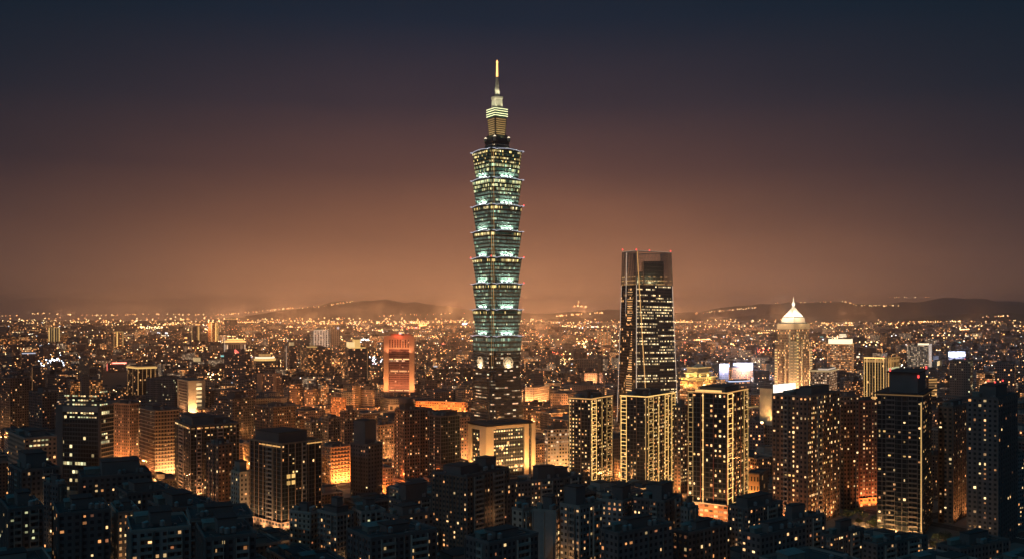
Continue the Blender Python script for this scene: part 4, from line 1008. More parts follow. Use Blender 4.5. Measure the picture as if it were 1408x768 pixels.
for i in range(3): mb.bar((RR * .1, LL * (.5 - .0 * i), H + 18 + i * 3), (RR * (.9 - i * .15), LL * .3, H + 18 + i * 3), .9, E['softwhite'])
mb.build('roof_sign', r)
r, RR, LL, H = T('office_block', 'dim low block with a lit grid front between gold fins and canopy office', 'office building', (1160, 1172, 1190), 524, 560, 1500, 40, 'busy', 3, 3.4, par=1, tanks=1)
r, RR, LL, H = T('office_tower', 'office tower with many thin gold vertical fins and a red rooftop beacon', 'office building', (1188.5, 1219, 1247), 493, 552, 1330, 38, 'darkgl', 3, 4, par=.4, clutter=False, red=1, land='the gold finned office tower')
fins(r, RR, LL, H, 'L', 8, 'gold', .55); fins(r, RR, LL, H, 'R', 8, 'golddim', .5, .55)
mb = MB(); mb.box(-1.0, 2.6, -1.0, 2.2, 0, H + 3, M['cream']); mb.build('corner_pier', r); spot('pier_light', (-5, -5, 6), (1, 1, 50), 120000, (1, .62, .22), 80, r, .8)
mb = MB(); fbox(mb, 'R', 2.5, RR * .95, H - 17, H - 13, .1, 1.0, E['cool']); fbox(mb, 'R', 2.5, RR * .95, H - 5, H - 2, .1, .9, E['golddim']); fbox(mb, 'L', 2, LL, H - 5, H - 1.5, .1, .9, E['golddim']); mb.build('lit_storey', r); mb = MB(); fbox(mb, 'L', 0, LL, H * .45, H * .45 + 2.5, .1, 1.0, E['golddim']); mb.build('lit_storey', r)
r, RR, LL, H = T('hotel_block', 'white lit stepped office slab with a cream podium strip', 'office building', (1247, 1277, 1302), 474, 503, 2550, 30, 'white', 3.6, 4.2, par=0, clutter=False, land='the white stepped slab'); fins(r, RR, LL, H, 'R', 5, 'linewhite', 1.6, .1); crown_box(r, RR, LL, H, 5, 'softwhite', (.05, .5)); mb = MB(); mb.box(-12, RR * .9, -22, -12, 0, zz(496, 2550), M['conc']); mb.box(-12, RR * .9, -22.6, -22.02, zz(502, 2550), zz(496, 2550), E['yellow']); mb.build('podium', r)
r, RR, LL, H = T('office_block', 'far block with a wide blue-white glowing screen wall', 'office building', (1302, 1304, 1327), 492, 500, 2700, 80, 'busyd', 4, 4, par=0, clutter=False); mb = MB(); mb.box(0, RR, -.8, -.02, H + 4, H + 19, E['screen']); mb.build('led_screen', r); lamp('screen_glow', (RR / 2, -20, H + 5), 400000, (.6, .7, 1), 5, r)
r, RR, LL, H = T('office_tower', 'broad unlit slab with a red beacon under the far right hills', 'office building', (1306, 1334, 1370), 496, 550, 1450, 30, 'dark', 3.2, 3.8, win=(.04, .06), pal='office', par=1, red=1, house=[], land='the broad unlit slab')
r, RR, LL, H = T('office_block', 'small block of yellow lit storeys behind the rooftop drum', 'office building', (1274, 1277, 1288), 519, 545, 1150, 70, 'darkgl', 3, 3.5, par=0, clutter=False, maxR=20)
for k in range(7): mb = MB(); fbox(mb, 'R', 0, RR, H - 3 - k * 3.2, H - 1.2 - k * 3.2, .05, .6, E['golddim']); mb.build('lit_storey', r)
r, RR, LL, H = T('office_block', 'hazy grey office with pale lit windows at the far right edge', 'office building', (1368, 1395, 1412), 500, 545, 1600, 30, 'busyd', 3.4, 4, par=1)
r, RR, LL, H = T('civic_hall', 'flat roofed hall with an orange glowing arcade left of the dark ribbed tower', 'hall', (1027, 1044, 1064), 652, 690, 830, 30, 'tan', 3, 9, par=1, clutter=False, maxL=30, maxR=30)
for s in (3, 14): spot('street_floodlight', (-7, s, 2), (0, s, 8), 26000, (1, .36, .08), 140, r, .6)
r, RR, LL, H = T('apartment_block', 'grey brown mid-rise with small lit windows behind the gold condominiums', 'apartment building', (1027, 1050, 1064), 580, 625, 1080, 25, 'busyd', 3, 3.4, par=1, tanks=2)

# ------------------------------------------------------------------ near towers
r, RR, LL, H = T('condominium', 'gold outlined condominium left of the folded glass tower', 'apartment building', (782, 812, 842), 549, 672, 900, 33, 'glass', 3.6, 3.5, win=(.30, .42), pal='gold', ladder=(('R', .04, .24), ('R', .72, .97)), vert=(('L', .95), ('R', .5)), piers=3, pm=M['tile_tan'], edge='golddim',
                 house=[(.35, .9, .5, .95, 6)], land='the gold condominium beside the folded tower', cols=(('R', 3), ('L', 6), ('L', 5)), tanks=1)
mb = MB(); mb.cyl(RR * .5, LL * .25, H, H + 5.5, 6, 6, M['steel'], 20); mb.build('roof_drum', r)
r, RR, LL, H = T('condominium', 'gold outlined condominium standing in front of the folded glass tower', 'apartment building', (853, 889, 929), 546, 672, 860, 35, 'glass', 3.5, 3.4, win=(.25, .45), pal='gold', ladder=(('L', .75, .97), ('R', .05, .22), ('R', .62, .74), ('R', .86, .99)), vert=(('L', .03), ('R', .40)), piers=3, pm=M['tile_tan'],
                 edge='gold', house=[(.2, .7, .25, .8, 5)], land='the gold condominium in front of the folded tower', cols=(('R', 4), ('R', 5)), tanks=1)
mb = MB(); mb.cyl(RR * .3, LL * .5, H, H + 6.5, 7, 7, M['steel'], 20); mb.build('roof_drum', r)
r, RR, LL, H = T('condominium', 'narrow plain tower squeezed between two gold outlined condominiums', 'apartment building', (927, 936, 947), 559, 690, 870, 45, 'brown', 3.2, 3.4, win=(.3, .45), pal='gold', piers=2, pm=M['conc_d'], par=1)
r, RR, LL, H = T('condominium', 'tallest gold outlined condominium with a two storey glowing base', 'apartment building', (946, 999, 1028), 541, 722, 745, 33, 'glass', 3.5, 3.9, win=(.26, .38), pal='gold', ladder=(('R', .03, .26), ('R', .80, .99), ('L', .86, .99)), vert=(('L', .60),), piers=3, pm=M['tile_red'],
                 edge='golddim', house=[(.1, .75, .1, .75, 4.5)], podium=(1.8, 15, 'hotel'), land='the tallest gold condominium', cols=(('L', 9), ('L', 12)), tanks=1)
mb = MB(); fbox(mb, 'L', LL * .12, LL * .80, H + 1.2, H + 2.6, .3, .8, E['gold']); mb.build('roof_edge_lighting', r)
mb = MB(); fbox(mb, 'L', 0, LL, 14.5, 15.4, 1.9, 2.4, E['gold']); fbox(mb, 'R', 0, RR, 14.5, 15.4, 1.9, 2.4, E['gold']); mb.build('podium_lighting', r)
for s in (.15, .5, .85): spot('street_floodlight', (s * RR, -14, 1), (s * RR, 0, 26), 36000, (1, .45, .14), 120, r, .6); spot('street_floodlight', (-14, s * LL, 1), (0, s * LL, 24), 30000, (1, .38, .12), 120, r, .6)
r, RR, LL, H = T('apartment_tower', 'dark ribbed apartment tower with yellow window columns, below the pyramid roofed tower', 'apartment building', (1062, 1110, 1158), 545, 735, 730, 42, 'brown', 3.3, 3.7, win=(.18, .30), pal='gold', piers=2, pm=M['conc_d'], cols=(('L', 13), ('L', 3), ('R', 2), ('R', 5)), fwh=(.52, .5),
                 house=[(.2, .75, .08, .42, 6.5), (.3, .9, .45, .7, 3.5)], land='the dark ribbed apartment tower', tanks=2, balc=(('L', .55, .66), ('R', .3, .42)))
for s in (.2, .7): spot('street_floodlight', (s * RR, -10, 1), (s * RR, 0, 22), 22000, (1, .35, .10), 130, r, .6); spot('street_floodlight', (-9, s * LL, 1), (0, s * LL, 22), 16000, (1, .35, .10), 130, r, .6)
r, RR, LL, H = T('apartment_tower', 'taller wing with a roof lift tower, right behind the dark ribbed apartment tower', 'apartment building', (1157, 1160, 1181), 545, 712, 800, 70, 'brown', 3.2, 3.6, win=(.2, .22), pal='mix', piers=2, pm=M['conc_d'], house=[(.1, .8, .1, .9, 4)], maxR=25, tanks=1)
r, RR, LL, H = T('apartment_tower', 'apartment tower with two bright orange window columns above a red lit shop front', 'apartment building', (1180, 1182, 1206), 552, 712, 810, 72, 'brown', 3.0, 3.5, win=(.1, .15), pal='mix', piers=2, pm=M['tile_red'], cols=(('R', 1), ('R', 4)), maxR=30, podium=(1.5, 8, 'orange'), land='the orange window columns')
for s in (.2, .8): spot('street_floodlight', (s * RR, -9, 1), (s * RR, 0, 20), 30000, (1, .28, .08), 130, r, .6)
r, RR, LL, H = T('apartment_tower', 'dark balconied tower with a gold lit corner line and thin gold roof edge', 'apartment building', (1206, 1268, 1289), 545, 742, 700, 30, 'glass', 3.4, 3.6, win=(.13, .12), pal='gold', bands=1, bm=M['conc_d'], edge='golddim', house=[], tanks=0, balc=(('L', .1, .3), ('L', .6, .8)), land='the tower with the gold corner line', piers=4, pm=M['conc_d'], clutter=False)
mb = MB(); mb.box(-1.5, RR + 1.5, -1.5, LL + 1.5, H + 1.21, H + 2.2, M['roof_dark']); mb.build('roof_slab', r)
mb = MB(); fbox(mb, 'L', .3, .9, 4, H - 4, .72, 1.1, E['gold']); mb.build('corner_lighting', r)
mb = MB(); mb.box(RR * .1, RR * .9, LL * .12, LL * .75, H + 2.21, H + 17, M['conc_d'], M['roof_dark']); mb.box(RR * .05, RR * .95, LL * .08, LL * .8, H + 17.01, H + 18, M['roof_dark']); hs_ = mb.build('roof_drum', r)
for fx, fy, dz in ((.1, .75, 18), (.9, .12, 18), (.1, .12, 13.5)):
    mb = MB(); mb.cyl(RR * fx - .6, LL * fy - .6, H + dz, H + dz + 2.2, .6, .6, E['red'], 8); mb.build('warning_light', r)
for s in (.2, .6, .95): spot('street_floodlight', (-8, s * LL, 1), (0, s * LL, 14), 16000, (1, .45, .14), 140, r, .6)
r, RR, LL, H = T('apartment_tower', 'brown apartment tower with scattered lit windows right of the gold corner line', 'apartment building', (1290, 1310, 1331), 560, 740, 745, 40, 'brown', 3.2, 3.5, win=(.13, .10), pal='mix', piers=2, pm=M['conc_d'], house=[(.2, .8, .2, .8, 4)], tanks=2)
for s in (.2, .8): spot('street_floodlight', (s * RR, -9, 1), (s * RR, 0, 20), 20000, (1, .40, .12), 130, r, .6)
r, RR, LL, H = T('apartment_tower', 'near black apartment tower with two red beacons at the right picture edge', 'apartment building', (1330, 1372, 1420), 548, 768, 660, 40, 'dark', 3.2, 3.4, win=(.07, .06), pal='mix', piers=2, pm=M['conc_d'], house=[(.2, .75, .2, .75, 8)], red=3, tanks=0, cols=(('L', 2),), land='the near black tower with red beacons')
# left near towers
r, RR, LL, H = T('apartment_tower', 'dark tower with lit stair column and round roof house, left of the long orange hall', 'apartment building', (543, 556, 588), 564, 668, 940, 55, 'brown', 3.1, 3.5, win=(.10, .14), pal='mix', piers=2, pm=M['conc_d'], cols=(('L', 4), ('R', 9)), tanks=2, land='the dark tower with the stair lights', house=[(.1, .5, .2, .8, 7)])
mb = MB(); mb.cyl(RR * .25, LL * .45, H + 7, H + 12, 7.5, 7.5, M['conc_d'], 22); mb.build('roof_drum', r)
r, RR, LL, H = T('apartment_tower', 'stepped dark tower just left of the cream framed office block', 'apartment building', (588, 606, 632), 573, 660, 930, 48, 'glass', 3.1, 3.5, win=(.08, .13), pal='mix', piers=3, pm=M['conc_d'], cols=(('L', 3),), tanks=1, house=[(.35, .95, .1, .7, 5)])
r, RR, LL, H = T('apartment_block', 'narrow lit block in the gap left of the cream framed office block', 'apartment building', (631, 634, 646), 574, 640, 1050, 65, 'busy', 3, 3.5, tanks=1, maxR=20, podium=(.5, 4, 'hotel'))
spot('street_floodlight', (6, -12, 2), (6, 0, 20), 70000, (1, .40, .12), 140, r, .6)
r, RR, LL, H = T('apartment_tower', 'unlit slate tower topped by a large blank roof block', 'apartment building', (482, 506, 526), 612, 692, 800, 38, 'dark', 3.2, 3.4, win=(.06, .05), pal='mix', piers=3, pm=M['conc_d'], house=[(.15, .9, .3, .95, 20)], tanks=1, land='the slate tower with the blank roof block')
r, RR, LL, H = T('apartment_block', 'grid fronted block beyond the slate tower with dense warm windows', 'apartment building', (508, 520, 544), 585, 640, 1020, 45, 'tan', 3, 3.5, win=(.35, .45), pal='mix', tanks=2, piers=2, pm=M['tile_tan'])
spot('street_floodlight', (10, -12, 2), (10, 0, 20), 40000, (1, .40, .12), 140, r, .6)
r, RR, LL, H = T('apartment_block', 'block whose gridded side glows orange red from the street below', 'apartment building', (441, 455, 481), 615, 674, 920, 50, 'tan', 3.4, 3.5, win=(.10, .03), pal='mix', bands=1, bm=M['tile_tan'], piers=3, pm=M['tile_tan'], par=1, house=[(.2, .7, .2, .7, 3)], land='the orange red glowing grid block')
for s in (.3, .8): spot('street_floodlight', (s * RR, -10, 1), (s * RR + 2, 0, 14), 90000, (1, .28, .06), 140, r, .6)
r, RR, LL, H = T('apartment_tower', 'tall dark tower with lit top cornice and a group of four bright windows', 'apartment building', (344, 387, 442), 611, 742, 715, 42, 'glass', 3.0, 3.4, balc=(('L', .25, .45), ('R', .5, .6)), win=(.06, .10), pal='gold', piers=2, pm=M['tile_tan'], house=[(.05, .75, .15, .9, 8)], tanks=0, land='the tall dark tower with the lit cornice', podium=(1.5, 8, 'darktan'))
mb = MB(); fbox(mb, 'L', .5, LL * .6, H - 2.0, H - 1.0, .56, 1.0, E['golddim']); fbox(mb, 'R', RR * .62, RR, H - 1.6, H - .8, .56, 1.0, E['golddim']); mb.build('cornice_lighting', r)
for dx in (0, 4.4):
    for dz in (0, -5): mb = MB(); fbox(mb, 'R', RR * .12 + dx, RR * .12 + dx + 3, H - 26 + dz, H - 23 + dz, .6, .8, E['gold']); mb.build('window', r)
for s in (.1, .5, .9): spot('street_floodlight', (-7, s * LL, 1), (0, s * LL, 20), 16000, (1, .52, .22), 140, r, .6)
spot('street_floodlight', (4, -7, 1), (4, 0, 18), 16000, (1, .52, .22), 140, r, .6)
r, RR, LL, H = T('apartment_tower', 'cream banded slim block beside the tall dark tower', 'apartment building', (318, 330, 346), 650, 735, 740, 48, 'pale', 3.4, 3.6, win=(.12, .16), pal='mix', piers=2, pm=M['cream'], house=[(.2, .8, .3, .9, 8)], par=1, hm=M['conc'])
spot('street_floodlight', (RR + 3, -6, 1), (RR - 2, 0, 26), 26000, (1, .55, .25), 120, r, .6)
r, RR, LL, H = T('apartment_tower', 'broad dark tower ringed by a bright lit top storey', 'apartment building', (231, 262, 329), 586, 692, 850, 58, 'glass', 3.0, 3.3, balc=(('R', .12, .22), ('R', .55, .66), ('L', .4, .7)), win=(.16, .13), pal='mix', piers=2, pm=M['conc_d'], house=[(.1, .55, .2, .8, 7), (.6, .9, .3, .8, 4)], tanks=1, land='the broad dark tower with the lit top storey')
for face, W_ in (('L', LL), ('R', RR)):
    s_ = .6
    while s_ < W_ - 3:
        l_ = rnd.uniform(1.2, 4.5); mb = MB(); fbox(mb, face, s_, min(s_ + l_, W_ - .4), H - 2.4, H - 1.2, .56, .8, E[rnd.choice(['yellow', 'golddim', 'amber', 'gold'])]); mb.build('window', r); s_ += l_ + rnd.uniform(.4, 2.2)
spot('street_floodlight', (-7, 3, 1), (0, 6, 18), 40000, (1, .36, .12), 140, r, .6); spot('street_floodlight', (8, -7, 1), (8, 0, 18), 18000, (1, .36, .12), 140, r, .6)
r, RR, LL, H = T('apartment_block', 'balcony block with glowing white banded right side beside the bright road', 'apartment building', (192, 213, 246), 565, 662, 960, 50, 'brown', 3.2, 3.8, win=(.06, .04), pal='mix', bands=1, bm=M['cream'], piers=0, house=[(.1, .6, .3, .8, 4)], tanks=1, land='the white banded balcony block')
for s in (.2, .55, .9): spot('street_floodlight', (s * RR, -12, 1), (s * RR, 0, 20), 60000, (1, .46, .16), 140, r, .6)
spot('street_floodlight', (-12, LL * .3, 1), (0, LL * .3, 20), 40000, (1, .32, .10), 140, r, .6)
r, RR, LL, H = T('apartment_block', 'twin piered brown tower glowing orange at its foot', 'apartment building', (155, 178, 193), 556, 655, 1010, 30, 'brown', 3.0, 3.4, win=(.15, .18), pal='mix', piers=4, pm=M['tile_tan'], house=[(.2, .8, .3, .7, 3)], tanks=1)
for s in (.1, .5, .95): spot('street_floodlight', (-9, s * LL, 1), (0, s * LL, 22), 50000, (1, .34, .10), 120, r, .6)
spot('street_floodlight', (6, -9, 1), (6, 0, 22), 60000, (1, .40, .14), 120, r, .6)
r, RR, LL, H = T('office_tower', 'slate glass office tower with several lit office floors on the left side', 'office building', (77, 137, 156), 559, 668, 880, 14, 'glass', 3.0, 4.0, win=None, bands=0, pm=M['conc_d'], house=[(.1, .8, .15, .8, 4)], tanks=0, land='the slate glass office tower', maxR=40)
mb = MB(); fbox(mb, 'L', -.5, 1.2, 0, H, .02, .9, M['conc_d']); fbox(mb, 'L', LL - 8, LL, 0, H, .02, .9, M['conc_d']); fbox(mb, 'L', 1.2, LL - 8, H - 5, H, .02, .9, M['conc']); fbox(mb, 'R', .0, 1.2, 0, H, .02, .9, M['conc_d'])
mb.build('stone_frame', r); rg = random.Random(9)
put_windows(r, [('L', c, k) for k in (22, 21, 20, 18, 17) for c in range(1, 13) if rg.random() < .6 and c < round(LL / 3) - 3] + [('R', c, k) for k in (23, 20, 13) for c in range(0, 4)], RR, LL, round(RR / 3), round(LL / 3), round(H / 4), H, .7, .32, rg, 'office', 0)
mb = MB()
for k in range(1, 26): fbox(mb, 'R', 1.3, RR, H - 4 - k * 3.9, H - 3.4 - k * 3.9, .05, .5, M['cream'])
mb.build('floor_band', r); spot('street_floodlight', (RR * .7, -10, 1), (RR * .7, 0, 26), 60000, (1, .42, .16), 130, r, .6)
r, RR, LL, H = T('office_block', 'low tan and grey office with two bright window rows, left of the slate glass tower', 'office building', (-10, 34, 78), 603, 692, 790, 50, 'tan', 3.6, 3.9, win=None, par=1.2, pm=M['conc'], house=[(.3, .8, .3, .8, 4)], tanks=1, clutter=True, land='the low tan and grey office')
FMo = [('R', c, k) for k in (14, 13, 10) for c in range(1, 12) if c < round(RR / 3) - 2 and rg.random() < .85]
put_windows(r, FMo, RR, LL, round(RR / 3), round(LL / 3), round(H / 4), H, .65, .34, rg, 'office')
spot('street_floodlight', (RR * .9, -7, 1), (RR * .9, 0, 20), 20000, (1, .42, .16), 130, r, .6); spot('street_floodlight', (-8, LL * .3, 1), (0, LL * .3, 20), 20000, (1, .42, .2), 130, r, .6)
for x0, xc, x1, yt, yb, D, a, mt, w, lb in (
    (290, 320, 351, 548, 600, 1180, 40, 'dark', (.18, .14), 'grey apartment slab rising behind the broad dark tower'),
    (349, 375, 406, 560, 606, 1120, 42, 'brown', (.22, .14), 'pinkish brown apartment block behind the tall dark tower'),
    (403, 412, 421, 577, 612, 1150, 45, 'brown', (.5, .4), 'small brightly windowed block right of the pinkish brown one'),
    (420, 428, 444, 581, 615, 1120, 50, 'dark', (.2, .2), 'dim block under a small orange red roof glow'),
    (443, 452, 470, 575, 612, 1100, 50, 'dark', (.12, .16), 'dark double tower, its darker left half'),
    (468, 474, 494, 566, 606, 1080, 55, 'brown', (.12, .25), 'dark double tower, its browner right half'),
    (0, 14, 40, 520, 590, 1250, 40, 'dark', (.08, .12), 'very dark apartment slab at the left picture edge with scattered lights'),
    (40, 58, 78, 540, 590, 1150, 40, 'dark', (.06, .10), 'dark slab with a lit stair column left of the slate glass tower'),
    (284, 300, 319, 612, 700, 800, 40, 'brown', (.14, .24), 'brown balconied block tucked right of the broad dark tower')):
    r, RR, LL, H = T('apartment_block', lb, 'apartment building', (x0, xc, x1), yt, yb, D, a, mt, 3.1, 3.4, win=w, pal='mix', piers=2, pm=M['conc_d'], tanks=2, maxL=40, maxR=40, cols=(('R', 6),) if x0 == 40 else ())

# ------------------------------------------------------------------ near roofs along the bottom of the view
NB = [ # x0, xc, x1, yt, D, a, mat, winL, winR, label, extras
 (8, 30, 82, 648, 560, 50, 'dark', .05, .05, 'black stepped apartment roof with a raised block, near the left edge', dict(house=[(.2, .75, .3, .9, 9)])),
 (60, 80, 92, 668, 545, 35, 'dark', .03, .03, 'lower black wing against the stepped apartment roof at the left', {}),
 (92, 112, 208, 658, 560, 62, 'dark', .03, .05, 'wide black apartment block with a long low roof house', dict(house=[(.3, .85, .2, .8, 8)])),
 (150, 175, 240, 680, 540, 55, 'dark', .04, .04, 'black block in front of the bright road with stepped roof', dict(house=[(.2, .6, .2, .7, 5)])),
 (-12, 12, 60, 702, 440, 55, 'dark', .05, .07, 'dark block in the left corner with a column of greenish stair lights', dict(cols=(('R', 2),), pal='cool')),
 (58, 80, 152, 708, 430, 60, 'dark', .08, .10, 'dark apartment block with irregular amber windows in the lower left corner', {}),
 (152, 162, 192, 706, 470, 60, 'pale', .25, .28, 'pale slim block with a bright window cluster near the lower left', dict(piers=2)),
 (168, 180, 262, 732, 395, 65, 'grey', .02, .06, 'plain grey roofed block low in the lower left', {}),
 (196, 232, 300, 702, 480, 50, 'dark', .10, .10, 'dark apartment block with several warm windows left of the long banded roof', dict(house=[(.2, .6, .3, .8, 6)])),
 (248, 262, 348, 716, 450, 68, 'dark', .02, .06, 'long dark banded roof with thin light lines', dict(bands=3)),
 (262, 282, 352, 742, 380, 65, 'dark', .02, .06, 'black roof at the very bottom left of the small park', {}),
 (398, 427, 441, 706, 560, 28, 'pale', .05, .02, 'grey white banded block, narrow end lit from below', dict(bands=1, pm=M['conc'])),
 (437, 463, 486, 708, 545, 42, 'grey', .07, .02, 'banded grey block with stepped flat roofs', dict(bands=1, pm=M['conc'], house=[(.1, .8, .1, .7, 4), (.25, .6, .2, .5, 9)])),
 (484, 497, 530, 705, 550, 60, 'grey', .02, .06, 'grey wing with a column of greenish stair windows', dict(cols=(('R', 5),), pal='cool')),
 (527, 548, 596, 712, 520, 50, 'dark', .05, .14, 'dark block with two short rows of warm windows', dict(house=[(.2, .7, .2, .8, 5)])),
 (535, 552, 600, 690, 620, 52, 'dark', .04, .05, 'dark tower stump with a rounded roof house beside the dark road gap', dict(house=[(.2, .8, .2, .8, 10)])),
 (594, 642, 700, 656, 585, 38, 'brown', .09, .03, 'big brown apartment block with a pink ribbed side and a very long dark roof', dict(piers=1, house=[(.1, .5, .3, .8, 5), (.6, .85, .2, .5, 8)], land='the big brown ribbed block')),
 (640, 662, 712, 672, 600, 45, 'dark', .05, .08, 'dark block squeezed behind the big brown ribbed one', dict(house=[(.1, .4, .2, .6, 8)])),
 (700, 712, 770, 664, 620, 60, 'dark', .05, .12, 'dark roof cluster under the cream framed block', dict(house=[(.5, .9, .2, .7, 9)])),
 (704, 719, 736, 702, 480, 40, 'pale', .06, .12, 'small pale end wall block with striped dark windows', dict(cols=(('R', 4),), house=[(.5, .9, .3, .9, 5)])),
 (733, 764, 772, 704, 455, 20, 'blank', 0, .3, 'tall blank mauve grey wall with one lit window column', dict(cols=(('R', 0),), house=[(.1, .8, .2, .6, 7)])),
 (770, 797, 828, 698, 450, 42, 'grey', .15, .10, 'grey tower with a glowing stairwell near the bottom centre', dict(cols=(), house=[(.1, .5, .3, .9, 9)])),
 (742, 760, 800, 660, 640, 50, 'dark', .03, .04, 'black roof house cluster right of the cream framed block', dict(house=[(.1, .6, .2, .8, 7)])),
 (820, 856, 874, 690, 570, 30, 'grey', .22, .03, 'block with bright ribbon windows and a lit orange end wall', dict(piers=0, house=[(.2, .8, .1, .5, 8)])),
 (871, 913, 938, 690, 560, 35, 'dark', .10, .03, 'dark block with paired warm windows right of the lit end wall', dict(house=[(.2, .8, .2, .5, 9), (.5, .9, .6, .9, 7)])),
 (936, 945, 960, 700, 555, 45, 'grey', .05, .12, 'narrow grey stub beside the foot of the tallest gold condominium', {}),
 (925, 946, 1004, 734, 470, 50, 'dark', .03, .08, 'low black roof under the tallest gold condominium', {}),
 (1002, 1028, 1076, 700, 590, 50, 'dark', .05, .09, 'black humped roof block between the gold condominium and the ribbed tower', dict(house=[(.1, .8, .2, .8, 6)])),
 (1072, 1090, 1134, 716, 560, 55, 'dark', .04, .10, 'black block with a two window roof house under the ribbed tower', dict(house=[(.1, .5, .3, .8, 8)])),
 (1020, 1046, 1108, 738, 460, 52, 'dark', .05, .08, 'dark block with a few yellow windows, bottom right of centre', {}),
 (1128, 1146, 1188, 738, 560, 50, 'darkc', .05, .10, 'low dark roof in front of the small lit park', {}),
 (1186, 1206, 1292, 750, 540, 60, 'dark', .02, .03, 'long black roof at the foot of the tower with the gold corner line', {}),
 (1288, 1320, 1412, 756, 510, 60, 'dark', .02, .04, 'long black roof in the lower right corner', {}),
 (640, 672, 740, 748, 400, 50, 'dark', .02, .06, 'black roof with a line of tiny lamps at the bottom centre', {}),
 (478, 510, 600, 742, 420, 55, 'dark', .02, .05, 'broad black flat roof at the bottom left of centre', {}),
 (826, 850, 925, 735, 430, 52, 'dark', .04, .05, 'broad black roof under the block with ribbon windows', {}),
]
for i, (x0, xc, x1, yt, D, a, mt, wl_, wr_, lb, ex) in enumerate(NB):
    ex = dict(ex); ex.setdefault('tanks', 2 + i % 3); ex.setdefault('piers', 3 if i % 2 else 2); ex.setdefault('pal', 'mix')
    if mt == 'darkc': mt = 'dark'
    ex.setdefault('pm', M['conc_d'])
    if mt in ('pale', 'grey', 'blank'): ex['pm'] = M['conc']
    if i % 3 == 0: ex.setdefault('balc', (('L', .2, .42), ('R', .55, .8)))
    if i % 3 == 1: ex.setdefault('balc', (('R', .15, .35), ('R', .6, .85)))
    r, RR, LL, H = T('apartment_block', lb, 'apartment building', (x0, xc, x1), yt, 768, D, a, mt, 2.6 + (i % 3) * .3, 3.1, win=(wl_ * 2.0 + .02, wr_ * 2.0 + .02), maxL=30, maxR=44, **ex)
    if D > 430: lamp('alley_lamp', (-5, LL * .4, max(6, H - rnd.uniform(22, 40))) if i % 2 else (RR * .5, -5, max(6, H - rnd.uniform(22, 40))), rnd.choice([500, 900, 1800]), (1, .50, .20), .5, r)

# ------------------------------------------------------------------ the blocks between them
def clear_top(x0, x1, D):
    """highest photo row a building of this reach at this distance may have without hiding a named one"""
    t = -1e9
    for a, b, yb, Dh in HERO:
        if D < Dh and x1 > a and x0 < b: t = max(t, yb + (1 if Dh - D > 60 else -6))
    return t
def hits_foot(x, y, r):
    return any((x - fx) ** 2 + (y - fy) ** 2 < (r * .8 + fr_ * .82) ** 2 for fx, fy, fr_ in FOOT)

